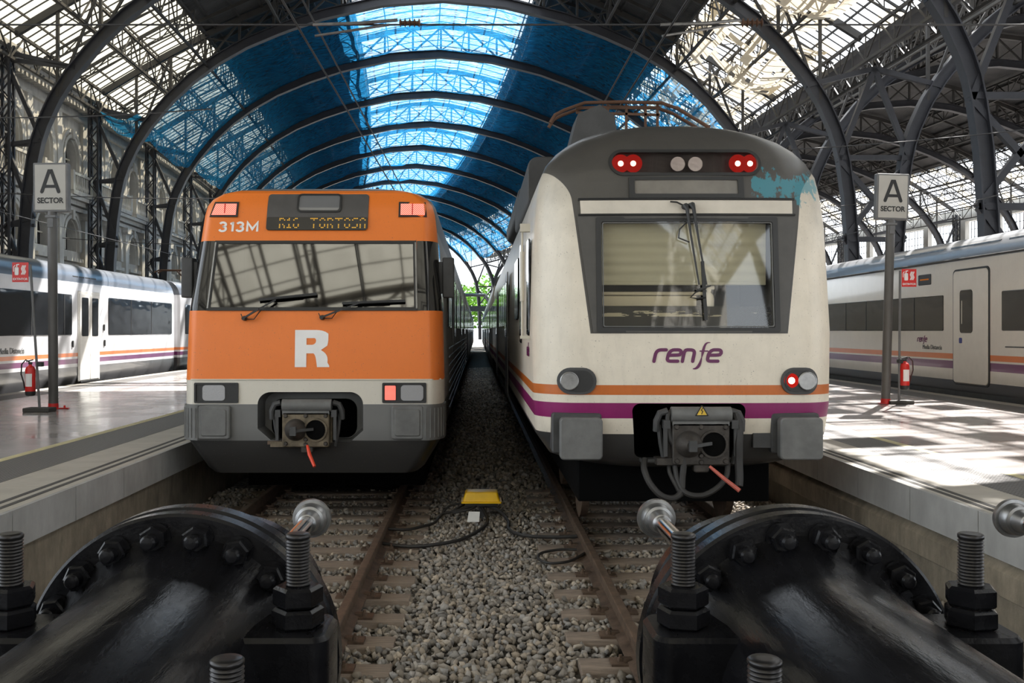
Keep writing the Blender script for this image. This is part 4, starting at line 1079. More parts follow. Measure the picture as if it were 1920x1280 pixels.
# blind, desk, frosted band inside
mb = MB(); zz = 3.12; i = 0
while zz > 2.56:
    y = .19+.004*math.sin(zz*70); mb.add([(-.80, y, zz), (.765, y, zz), (.765, .19+.004*math.sin((zz-.01)*70), zz-.01), (-.80, .19+.004*math.sin((zz-.01)*70), zz-.01)], [(0, 1, 2, 3)]); zz -= .01
mb.v += []; mb.rbox(-.80, .765, .18, .205, 2.535, 2.56, .01, 'x'); mb.build('sun_blind', mk('blind_grey_green', (.50, .50, .43), .85, 0, .08, 2.2, stretch=(.2, 1, 5)), root)
mb = MB(); mb.rbox(-.80, .15, .28, .36, 2.40, 2.475, .02, 'x'); mb.rbox(-.80, .30, .27, .42, 2.335, 2.40, .02, 'x'); mb.rbox(-.8, .785, .15, .6, 2.14, 2.33, .03, 'x'); mb.build('driver_desk', mk('desk_grey', (.03, .03, .03), .6), root)
mb = MB(); mb.rbox(-.80, .22, .24, .27, 2.44, 2.475, .012, 'x'); mb.rbox(-.80, .12, .25, .28, 2.335, 2.435, .01, 'x'); mb.build('desk_edge', M['cream'], root)
t = NT('peeled_film'); X, Y, Z = t.xyz(); nz = t.noise(11, 5, .65, (.6, 1, 2.5))
pf = t.gt(t.m('ADD', nz, t.mul(t.m('SUBTRACT', t.lt(Z, 2.27), t.gt(X, .12)), .10)), .57)
M['film'] = t.done(t.bsdf(t.mix(t.mul(pf, t.rng(Z, 2.235, 2.29)), (.012, .012, .011), (.50, .47, .38)), .7))
mb = MB(); mb.box(-.808, .79, .125, .135, 2.14, 2.33); mb.build('peeling_film', M['film'], root)
# spray bottle stands inside on the desk: a thing of its own
sb = thing('spray_bottle', 'small white spray bottle standing behind the white train windshield', 'bottle', (RX+.235, RY+.24, 2.33))
mb = MB(); mb.lathe([(0, .04), (.005, .048), (.07, .05), (.11, .042), (.14, .018), (.165, .017)], (0, 0, 0), 'z', 20); mb.build('bottle_body', M['letterw'], sb)
mb = MB(); mb.rbox(-.06, .055, -.014, .014, .165, .20, .01); mb.bar((-.045, 0, .17), (-.06, 0, .12), .012); mb.rbox(-.018, .02, -.016, .016, .145, .17, .006); mb.build('spray_head', M['letterw'], sb)
# light bar
mb = MB(); frame_surf(mb, rrect(-.725, .735, 3.58, 3.85, .134, 9), rrect(-.695, .705, 3.61, 3.82, .104, 9), fR, .014, .02); lb = mb.build('light_bar', M['dark'], root)
mb = MB(); pill_surf(mb, -.70, .71, 3.606, 3.824, .108, fR, .004, 0.008); mb.v = [v for v in mb.v]; mb.build('light_bar_glass', glassy('light_bar_glass', (.85, .82, .8), .2), lb)
for x in (-.60, -.48, .53, .65):
    z = 3.715; y = fR(x, z)+.06
    mb = MB(); mb.lathe([(.04, .02), (.02, .06), (.0, .088)], (x, y, z), 'y', 20); mb.build('lamp_reflector', M['redglow'] if 'redglow' in M else M.setdefault('redglow', emis('lamp_red_halo', (1, .03, .02), .55)), lb)  # bowl emits by itself to put in the bulb's wide red halo
    mb = MB(); mb.lathe([(-.015, .005), (-.01, .025), (.01, .03)], (x, y, z), 'y', 16); mb.build('lamp_bulb', M['hotlamp'], lb)
for x in (-.05, .12):
    mb = MB(); mb.lathe([(.08, .03), (.03, .06), (.0, .07)], (x, fR(x, 3.71)+.07, 3.71), 'y', 20); mb.build('lamp_reflector', M['chrome'], lb)
# display
mb = MB(); frame_surf(mb, rrect(-.545, .545, 3.355, 3.565, .01, 2), rrect(-.49, .49, 3.40, 3.535, .01, 2), fR, .02, .02); dp = mb.build('destination_display', M['dark'], root)
mb = MB(); pill_surf(mb, -.495, .495, 3.395, 3.54, .01, fR, .004, 0.024); mb.build('display_glass', mk('display_grey', (.20, .185, .16), .25), dp)
# lamps
for sx in (-1, 1):
    c = sx*1.045-(.0); mb = MB(); pill_surf(mb, c-.19, c+.175, 1.505, 1.755, .124, fR, .022, 0.072); l_ = mb.build('lamp_housing', M['dgrey'], root)
    mb = MB(); pill_surf(mb, c-.16, c+.145, 1.53, 1.73, .099, fR, .028, 0.028); mb.build('lamp_bed', M['dark'], l_)
    lampx = c-.08 if sx < 0 else c+.055
    headlamp(l_, lampx, 1.63, .088, lambda x, z: fR(x, z)-.01)
    if sx > 0:
        x = c-.095; y = fR(x, 1.63)-.028
        mb = MB(); mb.lathe([(-.006, .02), (.0, .068), (.01, .07)], (x, y, 1.635), 'y', 20); mb.build('tail_lamp', M['redglow'], l_)
        mb = MB(); mb.lathe([(-.018, .004), (-.014, .026), (-.004, .032)], (x, y, 1.635), 'y', 16); mb.build('tail_lamp_core', M['hotlamp'], l_)
# bumpers
for sx in (-1, 1):
    c = sx*1.02; mb = MB(); mb.rbox(c-.265 if sx < 0 else c-.25, c+.2, .02, .3, .95, 1.33, .03); bp = mb.build('bumper_mount', M['dgrey'], root)
    mb = MB(); mb.rbox(c-.20, c+.195, -.10, .02, .905, 1.295, .04); mb.build('bumper_pad', M['grey'], bp)
coupler(root, .07, 1.06, -.16, .97, M['coupled'], M['coupled'], 1)
mb = MB(); mb.tube([(.14, -.2, .86), (.24, -.28, .77), (.37, -.36, .665)], [.014, .018, .02], 10); mb.build('release_handle', mk('faded_red_handle', (.42, .09, .06), .5), root)
mb = MB(); mb.add([(-.055+.07, -.165, 1.325), (.055+.07, -.165, 1.325), (.07, -.165, 1.42)], [(0, 1, 2)]); mb.v = [(x, y-.024, z) for x, y, z in mb.v]; wt = mb.build('warning_triangle', mk('warning_yellow', (.75, .5, .05), .5), root)
mb = MB(); e3 = [(.015, 1.325), (.125, 1.325), (.07, 1.42)]; fl = lambda x, z: -.19
for a, b in zip(e3, e3[1:]+e3[:1]): stroke(mb, [a, b], .009, fl, .003, True)
for q in ([(.078, 1.395), (.062, 1.372)], [(.062, 1.372), (.08, 1.366)], [(.08, 1.366), (.066, 1.338)]): stroke(mb, q, .007, fl, .003)
mb.build('warning_symbol', M['ink'], wt)
# hoses
hs = [[(-.42, .0, .90), (-.44, -.08, .82), (-.40, -.16, .70), (-.31, -.2, .60), (-.2, -.2, .57), (-.12, -.18, .62), (-.10, -.15, .75), (-.09, -.13, .95), (-.2, -.12, 1.1), (-.22, -.1, 1.3), (-.17, -.08, 1.36)],
      [(-.16, -.1, .86), (-.14, -.14, .72), (-.08, -.2, .62), (.06, -.22, .60), (.2, -.2, .66), (.3, -.16, .76), (.33, -.1, .88)],
      [(.40, -.08, 1.34), (.43, -.12, 1.2), (.42, -.14, 1.05), (.42, -.14, .9), (.42, -.16, .76), (.41, -.18, .68)],
      [(-.2, -.05, .9), (-.21, -.1, .8), (-.16, -.15, .68), (-.11, -.18, .58)]]
for h_, r in zip(hs, (.03, .026, .038, .02)):
    mb = MB(); pts = []
    V = [Vector(p) for p in h_]; V = [V[0]]+V+[V[-1]]
    for i in range(len(V)-3):
        for j in range(6):
            q = j/6; a, b, c, d = V[i:i+4]
            pts.append(.5*((2*b)+(c-a)*q+(2*a-5*b+4*c-d)*q*q+(3*b-a-3*c+d)*q**3))
    pts.append(V[-1]); mb.tube(pts, r, 10); mb.build('hose', M['rubber'], root)
mb = MB(); mb.rbox(-.46, .46, -.02, .1, .865, .905, .015, 'x'); mb.build('coupler_shelf', M['dgrey'], root)
mb = MB(); mb.rbox(.60, .80, .035, .1, 1.0, 1.14, .01); mb.build('socket_flap', M['dgrey'], root)
# logos
mb = MB(); renfe_logo(mb, -.335, 1.815, .635, fR); mb.build('logo', M['renfe'], root)
# twin wiper arms hanging from the cover
P = lambda x, z, o: (x, fR(x, z)-o, z)
for a, b in (((-.03, 3.27), (.085, 2.53)), ((.03, 3.28), (.155, 2.53))):
    mb = MB(); mb.tube([P(a[0], a[1], .02), P(a[0], a[1], .08), P(a[0]+.01, a[1]-.03, .09), P((a[0]+b[0])/2-.015, (a[1]+b[1])/2+.1, .07), P(b[0], b[1], .05)], [.03, .03, .018, .01, .008], 8); mb.build('wiper_arm', M['dark'], root)
mb = MB(); mb.bar(P(.12, 2.75, .05), P(.145, 2.20, .04), .018, .03); mb.bar(P(.06, 2.48, .055), P(.19, 2.52, .055), .03, .015); mb.build('wiper_blade', M['dark'], root)
for pts in ([(-.03, 3.27), (-.11, 3.31), (-.17, 3.315)], [(-.02, 3.12), (-.09, 3.05), (-.1, 2.97), (0, 2.93)], [(.15, 2.5), (.05, 2.46), (.0, 2.41), (.06, 2.4), (.14, 2.41)]):
    mb = MB(); mb.tube([P(x, z, .06) for x, z in pts], .008, 6); mb.build('washer_hose', M['dark'], root)
# left side: cab door with rail, windows, logo
x = -1.452
for y0, y1, z0, z1 in ((.85, 1.25, 2.05, 3.05), (2.6, 2.95, 1.95, 3.15), (3.5, 4.6, 2.25, 3.05)):
    mb = MB(); mb.rbox(x-.012, x+.01, y0, y1, z0, z1, .05, 'x'); mb.build('side_window', M['sidewin'], root)
mb = MB(); mb.box(x-.10, x, .72, .80, 3.10, 3.18); mb.box(x-.10, x, .72, .80, 2.02, 2.05); mb.tube([(x-.08, .76, 2.03), (x-.08, .76, 3.15)], .012, 8); mb.tube([(x-.08, .76, 2.4), (x-.08, .76, 2.9)], .022, 8); mb.build('grab_rail', M['cream'], root)
tx = text_mesh('renfe', .2, 'side_logo', M['renfe'], root, (x-.004, 1.1, 1.9), (PI/2, 0, -PI/2), .002)
side_details(root, -1.455, -1, 6.4, 24.5, 2.2, 3.0, win=1.35, gap=.3, doors=((7.6, 8.9), (16, 17.3)))
mb = MB(); mb.rbox(-.98, .92, .6, 24, .40, .83, .02, 'x'); mb.build('underframe', M['black'], root)
for y in (1.9, 4.2, 19, 21.5):
    mb = MB(); mb.lathe([(-.83, .42), (-.75, .42), (-.75, .1), (.75, .1), (.75, .42), (.83, .42)], (-.015, y, .43), 'x', 24); mb.build('wheelset', M['rust'], root)
# roof boxes and pantograph
mb = MB(); mb.rbox(-1.40, -.95, 2.2, 6.0, 3.55, 4.12, .12, 'y'); mb.build('roof_box', M['dgrey'], root)
mb = MB(); mb.rbox(-1.35, -.35, 6.2, 12.0, 4.0, 4.35, .1, 'y'); mb.build('roof_box', M['dgrey'], root)
mb = MB()
mb.add([(-1.02, 1.75, 3.9), (-.38, 1.75, 4.05), (-.46, 1.75, 4.50), (-.62, 1.75, 4.62), (-.86, 1.75, 4.52), (-1.02, 2.4, 3.9), (-.38, 2.4, 4.05), (-.46, 2.4, 4.50), (-.62, 2.4, 4.62), (-.86, 2.4, 4.52)], [(0, 1, 2, 3, 4), (5, 9, 8, 7, 6), (0, 5, 6, 1), (1, 6, 7, 2), (2, 7, 8, 3), (3, 8, 9, 4), (4, 9, 5, 0)]); mb.build('aerial_fairing', M['dgrey'], root)
pts = [(-1.08, 3.0, 4.68), (-1.02, 3.0, 4.78), (-.9, 3.0, 4.84), (-.65, 3.0, 4.93), (-.2, 3.0, 4.94), (.3, 3.0, 4.93), (.5, 3.0, 4.86), (.9, 3.0, 4.62)]
for dy in (0, .28):
    pg = MB(); pg.tube([(x, y+dy, z) for x, y, z in pts], .022, 8); pg.build('pantograph_bow', M['rustbeam'], root)
pg = MB(); pg.bar((-.75, 3.1, 4.89), (.3, 3.1, 4.89), .035); pg.bar((-.75, 3.1, 4.83), (.3, 3.1, 4.8), .03)
for x in (-.35, -.12, .12, .27): pg.bar((x, 3.1, 4.22), (x, 3.1, 4.93), .03)
pg.bar((-.12, 3.1, 4.22), (-.3, 4.4, 4.7), .05); pg.bar((.12, 3.1, 4.22), (-.1, 4.6, 4.5), .05)
pg.build('pantograph_frame', M['rustbeam'], root)
mb = MB(); mb.rbox(.28, .36, 2.6, 2.7, 4.2, 4.34, .02, 'z'); mb.build('roof_aerial', M['dgrey'], root)

# ------------------------------------------------------------------ following cars and side trains
def car_profile(w, z0, zs, zt):
    p = [(w*.93, z0), (w, z0+.35), (w, zs-.2)]
    for i in range(1, 10):
        a = PI/2*i/9; p.append((w*(.62+.38*math.cos(a)**.8) if i < 9 else w*.55, zs-.2+(zt-zs+.2)*math.sin(a)))
    return p+[(-x, z) for x, z in reversed(p)]
def car(cx, y0, y1, w, z0, zs, zt, mat, label, side, mode, group=None):
    root = thing('passenger_car', label, 'train car', (cx, (y0+y1)/2, 0), group); h = (y1-y0)/2
    pr = car_profile(w, z0, zs, zt); mb = MB(); n = 8; rings = []
    for y, k in ((-h, .93), (-h+.06, .985), (-h+.15, 1), (h-.15, 1), (h-.06, .985), (h, .93)): rings.append([(x*k, y, z0+(z-z0)*(1-(1-k)*.3)) for x, z in pr])
    mb.loft(rings); mb.build('body', mat, root, 30)
    return root, h
# cars behind the orange and the white train
for i in range(3):
    y0 = OY+24.35+i*24.4; r, h = car(OX, y0, y0+24, 1.5, .55, 3.4, 3.86, M['carsteel'], 'grey passenger car coupled behind the orange train, %s behind its front car' % ordn[i], 1, 0, 'cars of the orange train')
    side_details(r, 1.502, 1, -h+.6, h-.6, 2.15, 2.95, doors=((-6, -4.6), (5, 6.4)))
    y0 = RY+25.35+i*25.4; r, h = car(RX, y0, y0+25, 1.45, .55, 3.4, 4.2, M['renfebody'], 'white passenger car coupled behind the grey nosed train, %s behind its front car' % ordn[i], -1, 0, 'cars of the white train')
    side_details(r, -1.452, -1, -h+.6, h-.6, 2.2, 3.0, doors=((-6, -4.6), (5, 6.4)))

# left side train
LX = -12.4
def left_car(y0, y1, label, doors, wins, panto):
    r, h = car(LX, y0, y1, 1.47, .55, 3.45, 3.95, M['leftcar'], label, 1, 0, 'cars of the left side train'); m = (y0+y1)/2; x = 1.472
    for a, b in wins:
        mb = MB(); mb.rbox(x-.02, x+.012, a-m, b-m, 1.98, 3.08, .05, 'x'); w_ = mb.build('side_window', M['sidewin'], r)
        mb = MB(); q = a+1.9
        while q < b-.5: mb.box(x+.01, x+.018, q-m-.02, q-m+.02, 1.99, 3.07); q += 1.9
        if mb.v: mb.build('window_bar', M['dark'], w_)
    for a, b in doors:
        a -= m; b -= m; c = (a+b)/2
        mb = MB(); mb.rbox(x-.02, x+.02, a-.05, b+.05, .70, 3.2, .05, 'x'); mb.build('door_frame', M['white'], r)
        for p, q in ((a, c-.012), (c+.012, b)):
            mb = MB(); mb.rbox(x, x+.04, p, q, .74, 3.12, .02, 'x'); d = mb.build('door', M['white'], r)
            mb = MB(); mb.rbox(x+.035, x+.048, p+.12, q-.12, 1.95, 3.02, .04, 'x'); mb.build('door_window', M['sidewin'], d)
        mb = MB(); mb.box(x+.0, x+.01, c-.009, c+.009, .74, 3.12); mb.box(x, x+.06, a, b, .68, .72); mb.build('door_sill', M['dark'], r)
    mb = MB()
    for i in range(4): mb.box(1.36, 1.42, y0-m+16+.42*i, y0-m+16.36+.42*i, 3.45, 3.6)
    mb.build('roof_grille', M['dark'], r)
    mb = MB(); mb.box(-1.1, 1.1, -h+1, h-1, .1, .6); mb.build('underframe', M['black'], r)
    for q in (-h+1.5, -h+4.0, h-4.0, h-1.5):
        mb = MB(); mb.lathe([(.75, .1), (.75, .42), (.85, .42), (.86, .1)], (0, q, .43), 'x', 20); mb.build('wheel', M['dark'], r)
    for q0 in (-h+2.75, h-2.75):
        mb = MB(); mb.rbox(1.2, 1.35, q0-1.7, q0+1.7, .35, .6, .05, 'x'); mb.build('bogie_frame', M['black'], r)
    return r
r = left_car(10.5, 35.3, 'nearer white car with orange and purple stripes beyond left platform', [(26.75, 28.15)], [(12, 18.7), (20.1, 26.3), (28.9, 34.9)], 0)
m = 22.9
text_mesh('Media Distancia', .2, 'side_lettering', M['grey'], r, (1.478, 22.9-m, 1.62), (PI/2, 0, PI/2), .0)
for q, z in ((26.35, 1.75), (28.6, 1.75), (28.55, 2.2)):
    mb = MB(); mb.rbox(1.472, 1.50, q-m-.05, q-m+.05, z-.1, z+.1, .04, 'x'); mb.build('door_button', M['dark'], r)
r = left_car(35.9, 60.5, 'farther white striped car behind left platform, partly hidden by orange train', [(45, 46.4)], [(36.5, 44), (47, 59)], 1)
m = 48.2
mb = MB(); mb.tube([(-.9, -8, 4.5), (-.7, -8, 4.6), (.7, -8, 4.6), (.9, -8, 4.5)], .03, 6); mb.tube([(-.9, -7.6, 4.5), (-.7, -7.6, 4.6), (.7, -7.6, 4.6), (.9, -7.6, 4.5)], .03, 6)
mb.bar((0, -8, 4.6), (0, -6.4, 4.2), .05); mb.bar((0, -6.4, 4.2), (0, -7.6, 3.95), .06); mb.box(-.5, .5, -8.2, -6.2, 3.9, 3.98); mb.build('pantograph', M['rustbeam'], r)

# right side train
RTX = 11.98
r, h = car(RTX, 9.5, 33.5, 1.47, .6, 3.7, 4.15, M['rightcar'], 'cream white striped train car beyond the right platform', -1, 0)
x = -1.472; m = 21.5
for a, b in ((10.5, 19.55), (22.0, 33.0)):
    mb = MB(); mb.rbox(x-.012, x+.02, a-m, b-m, 2.10, 2.90, .03, 'x'); w_ = mb.build('side_window', M['sidewin'], r)
    mb = MB(); q = a+1.45
    while q < b-.5: mb.box(x-.018, x-.01, q-m-.015, q-m+.015, 2.11, 2.89); q += 1.45
    mb.build('window_bar', M['dark'], w_)
mb = MB(); mb.rbox(x-.015, x+.02, 20.0-m, 21.55-m, .93, 3.44, .12, 'x'); mb.build('door_seal', M['dark'], r)
mb = MB(); mb.rbox(x-.03, x+.02, 20.05-m, 21.5-m, .97, 3.40, .10, 'x'); d = mb.build('door', mk('door_cream', (.64, .60, .53), .3, 0, .05), r)
mb = MB(); mb.rbox(x-.038, x-.02, 20.65-m, 21.2-m, 2.05, 2.98, .08, 'x'); mb.build('door_window', M['sidewin'], d)
mb = MB(); mb.box(x-.042, x-.03, 21.08-m, 21.11-m, 2.25, 2.75); mb.build('door_handle', M['cream'], d)
mb = MB(); mb.rbox(x-.035, x-.025, 21.1-m, 21.22-m, 1.83, 1.95, .03, 'x'); mb.build('wheelchair_sticker', mk('sticker_blue', (.03, .04, .2), .5), d)
mb = MB(); mb.rbox(x-.012, x+.1, 22.6-m, 23.25-m, 3.17, 3.42, .03, 'x'); dsp = mb.build('destination_display', M['dark'], r)
mb = MB()
for k in range(9): mb.box(x-.018, x-.012, 22.7-m+.05*k, 22.735-m+.05*k, 3.285, 3.315)
mb.build('display_dots', emis('amber_dim', (1, .3, .05), .35), dsp, smooth=0)
mb = MB(); fx = lambda a, b: 0.
renfe_logo(mb, 0, 0, .5, fx); lg = mb.build('logo', M['renfe'], r); lg.rotation_euler = (0, 0, -PI/2); lg.location = (x-.002, 23.3-m, 1.85)
text_mesh('Media Distancia', .15, 'side_lettering', M['grey'], r, (x-.004, 22.55-m, 1.72), (PI/2, 0, -PI/2), .0)
for i in range(6):
    mb = MB(); mb.rbox(-1.36, -1.05, 10.2-m+2.4*i, 12.3-m+2.4*i, 3.70, 3.98, .05, 'y'); mb.build('roof_grille', M['steelplate'], r)
mb = MB(); mb.box(-1.42, 1.42, 9.7-m, 33.3-m, -.1, .95); mb.build('underframe', M['dgrey'], r)
mb = MB(); mb.tube([(-1.475, 9.6-m, 3.66), (-1.475, 33.4-m, 3.66)], .025, 6); mb.build('gutter', M['dark'], r)
mb = MB()
for z in (1.78,): mb.tube([(x-.01, 18.0-m, z), (x-.01, 19.4-m, z)], .012, 6)
mb.build('hand_rail', M['dgrey'], r)
r, h = car(RTX, 34.1, 58, 1.47, .6, 3.7, 4.15, M['rightcar'], 'second cream white car of the right side train, mostly hidden behind the grey nosed train', -1, 0)
mb = MB(); mb.box(-1.42, 1.42, -h+.3, h-.3, -.16, .95); mb.build('underframe', M['dgrey'], r)
# ================================================================== hydraulic buffers in the foreground
def hexring(r, n=6, a0=0): return [(r*math.cos(a0+2*PI*i/n), r*math.sin(a0+2*PI*i/n)) for i in range(n)]
def buffer_stop(x, label):
    root = thing('hydraulic_buffer', label, 'buffer', (x, 3.0, -.23), 'black hydraulic buffers'); A = (0, 0, 1.30)   # axis z 1.07
    y = lambda v: v-3.0
    mb = MB(); mb.lathe([(y(.35), .05), (y(.35), .30), (y(.40), .335), (y(2.55), .338), (y(2.75), .345), (y(2.88), .365), (y(2.95), .395), (y(2.98), .42)], A, 'y', 72)
    mb.build('cylinder', M['blackgloss'], root, 40)
    mb = MB(); mb.lathe([(y(2.965), .40), (y(2.965), .465), (y(2.973), .474), (y(3.028), .474), (y(3.036), .466), (y(3.036), .40)], A, 'y', 96); mb.build('flange', M['blackgloss'], root, 40)
    mb = MB(); mb.lathe([(y(3.03), .38), (y(3.05), .45), (y(3.05), .468), (y(3.058), .478), (y(3.12), .478), (y(3.13), .465), (y(3.13), .36), (y(3.2), .34), (y(3.40), .33), (y(3.60), .32), (y(3.62), .34), (y(3.68), .34), (y(3.70), .31), (y(3.76), .30), (y(3.78), .10), (y(3.80), .06)], A, 'y', 96); mb.build('front_cover', M['blackgloss'], root, 40)
    bolt = None
    for i in range(20):
        a = math.radians(9+18*i)
        if bolt is None:
            mb = MB(); mb.loft([[(p, t_, q) for p, q in rrc] for t_, rrc in ((-.002, hexring(.046, 24)), (-.012, hexring(.046, 24)))])
            mb.loft([[(p, t_, q) for p, q in hexring(rr)] for t_, rr in ((-.012, .042), (-.046, .042), (-.052, .036))])
            mb.lathe([(-.05, .023), (-.085, .023), (-.092, .017), (-.094, .004)], (0, 0, 0), 'y', 16)
            bolt = mb.build('bolt', M['blackgloss'], root, 40); b = bolt
        else: b = bolt.copy(); COL.objects.link(b); b.parent = root
        b.location = (.408*math.sin(a), y(2.965), 1.30+.408*math.cos(a)); b.rotation_euler = (0, a+random.uniform(0, 1), 0)
    # side lugs with threaded studs
    for yy, zt, zs, sz in ((2.75, 1.27, 1.53, .125), (1.97, 1.20, 1.44, .11)):
        for sx in (-1, 1):
            mb = MB(); X0 = sx*.405
            a, b_ = sorted((sx*.20, sx*.505)); mb.rbox(a, b_, y(yy)-sz, y(yy)+sz, 0, zt+.23, .05, 'z', 6)
            lug = mb.build('lug', M['blackgloss'], root, 40)
            mb = MB()
            for z0, z1, rr in ((zt+.232, zt+.285, .073), (zt+.29, zt+.345, .070)):
                mb.loft([[(X0+p, y(yy)+q, z) for p, q in hexring(rr-k, 6, .2*sx)] for z, k in ((z0, .006), (z0+.006, 0), (z1-.008, 0), (z1, .01))])
            mb.build('nut', M['blackgloss'], lug, 30)
            mb = MB(); prof = []; z = zt+.34; top = zs+.23; r_ = .035
            while z < top-.012: prof += [(z, r_), (z+.0045, r_-.0045), (z+.009, r_)]; z += .0092
            prof += [(top-.004, r_), (top, r_-.005), (top, r_-.02)]
            mb.lathe(prof, (X0, y(yy), 0), 'z', 20); mb.build('threaded_stud', M['stud'], lug, 60)
    mb = MB(); mb.rbox(-.42, .42, y(.5), y(2.85), .0, .55, .06, 'z', 6); mb.build('pedestal', M['blackgloss'], root, 40)
    # plunger and head
    mb = MB(); mb.lathe([(y(3.70), .043), (y(5.24), .043)], A, 'y', 32); mb.build('plunger_rod', M['chrome'], root, 40)
    mb = MB(); mb.lathe([(y(5.20), .043), (y(5.205), .050), (y(5.28), .064), (y(5.285), .078), (y(5.30), .080), (y(5.305), .084), (y(5.35), .088), (y(5.352), .104), (y(5.375), .107), (y(5.385), .104), (y(5.40), .06)], A, 'y', 48); mb.build('buffer_head', M['steelplate'], root, 35)
    return root
M['stud'] = mk('stud_steel', (.035, .033, .033), .35, .7, .2, 9)
buffer_stop(-.91, 'black hydraulic buffer at lower left, in front of the orange train')
buffer_stop(.985, 'black hydraulic buffer at lower right, aimed at the white train')
buffer_stop(2.945, 'hydraulic buffer at right picture edge, only its round steel head in view')

# ================================================================== platform furniture
def sector_sign(x, y, lean, label):
    r = thing('sector_sign', label, 'sign', (x, y, .702)); r.rotation_euler = (0, lean, 0)
    mb = MB(); mb.lathe([(0, .083), (3.53, .083)], (0, 0, 0), 'z', 24); mb.build('pole', M['polegrey'], r)
    mb = MB(); mb.rbox(-.13, .13, -.09, .09, 0, .015, .02, 'z'); mb.rbox(.1, .28, -.05, .05, 0, .02, .02, 'z'); mb.lathe([(.02, .02), (.06, .02)], (.2, 0, 0), 'z', 6); mb.lathe([(0, .09), (.1, .088)], (0, 0, 0), 'z', 24); mb.build('base_plate', M['red'], r)
    mb = MB(); mb.rbox(-.31, .31, -.07, .07, 3.52, 4.40, .02, 'y'); mb.build('sign_box', M['signgrey'], r)
    mb = MB(); mb.rbox(-.275, .275, -.078, -.07, 3.555, 4.365, .01, 'y'); f = mb.build('sign_face', M['signface'], r)
    mb = MB(); fl = lambda a, b: -.078
    stroke(mb, [(-.15, 3.88), (-.02, 4.25), (.02, 4.25), (.15, 3.88)], .062, fl, .004, True); stroke(mb, [(-.10, 3.975), (.10, 3.975)], .055, fl, .0035); mb.build('letter_mark', M['ink'], f)
    text_mesh('SECTOR', .135, 'lettering', M['ink'], f, (0, -.082, 3.72), (PI/2, 0, 0), .0035, .002, sx=.93)
    mb = MB(); mb.box(-.05, .05, -.1, -.08, 3.25, 3.4); mb.box(-.09, .09, -.095, .09, 3.42, 3.46); mb.build('clamp', M['signgrey'], r)
sector_sign(-7.60, 17.5, -.006, 'grey pole with A SECTOR sign on the left platform')
sector_sign(7.82, 18.7, .028, 'grey pole with A SECTOR sign on the right platform')
def ext_stand(x, y, lean, hx, label, label2):
    r = thing('extinguisher_stand', label, 'stand', (x, y, .702))
    mb = MB(); mb.rbox(-.23, .23, -.16, .16, 0, .07, .02, 'z'); mb.build('base', M['groove'], r)
    top = Vector((lean, 0, 2.55)); mb = MB(); mb.tube([(0, 0, .06), top], .022, 12); mb.build('pole', M['signgrey'], r)
    sgn = -1 if hx < 0 else 1; c = top.x+sgn*(.16)-(.0)
    mb = MB(); mb.box(c-.14, c+.14, -.03, -.022, 2.24, 2.58); p = mb.build('sign_plate', M['red'], r)
    mb = MB(); fl = lambda a, b: -.03; bx = c-.06
    mb.rbox(bx-.035, bx+.035, -.034, -.03, 2.36, 2.50, .02, 'y'); stroke(mb, [(bx, 2.5), (bx, 2.54), (bx+.04, 2.545)], .018, fl, .004); stroke(mb, [(bx-.03, 2.53), (bx-.055, 2.50), (bx-.055, 2.42)], .012, fl, .004)
    for q in (.03, .055, .08): stroke(mb, [(c+q-.01, 2.37), (c+q+.012, 2.42), (c+q-.008, 2.47), (c+q+.014, 2.53)], .016, fl, .004)
    mb.build('pictogram', M['letterw'], p)
    text_mesh('EXTINTOR', .052, 'lettering', M['letterw'], p, (c, -.034, 2.29), (PI/2, 0, 0), .001, .002)
    mb = MB(); mb.rbox(-.03, .06, -.05, .05, .78, .86, .01, 'z'); mb.build('bracket', M['dark'], r)
    e = thing('fire_extinguisher', label2, 'fire extinguisher', (x+hx, y-.02, 1.0))
    mb = MB(); mb.lathe([(.0, .07), (.06, .085), (.42, .085), (.47, .07), (.50, .03), (.52, .025)], (0, 0, 0), 'z', 28); cyl = mb.build('cylinder', M['red'], e)
    mb = MB(); mb.lathe([(-.02, .07), (.0, .083), (.05, .088), (.055, .088)], (0, 0, 0), 'z', 28); mb.build('foot_ring', M['dark'], e)
    mb = MB()
    for i in range(8):
        a0 = math.radians(-130+i*10); a1 = math.radians(-130+(i+1)*10); rr = .087
        mb.add([(rr*math.cos(a), rr*math.sin(a), z) for a, z in ((a0, .14), (a1, .14), (a1, .36), (a0, .36))], [(0, 1, 2, 3)])
    mb.build('label_sticker', M['letterw'], cyl)
    mb = MB(); mb.rbox(-.03, .03, -.02, .02, .52, .56, .01, 'x'); mb.bar((-.07, 0, .57), (.05, 0, .60), .02); mb.build('valve', M['dark'], e)
    s2 = 1 if hx > 0 else -1
    mb = MB(); mb.tube([(0, 0, .55), (s2*.08, 0, .60), (s2*.15, 0, .52), (s2*.16, 0, .35), (s2*.12, 0, .22), (s2*.10, 0, .10)], .012, 8); mb.build('hose', M['rubber'], e)
ext_stand(-7.58, 16.9, -.16, -.15, 'fire extinguisher stand with red EXTINTOR plate, on the left platform', 'red fire extinguisher hanging on the stand of the left platform')
ext_stand(8.08, 18.7, .02, .10, 'fire extinguisher stand with red EXTINTOR plate, on the right platform', 'red fire extinguisher hanging on the stand of the right platform')

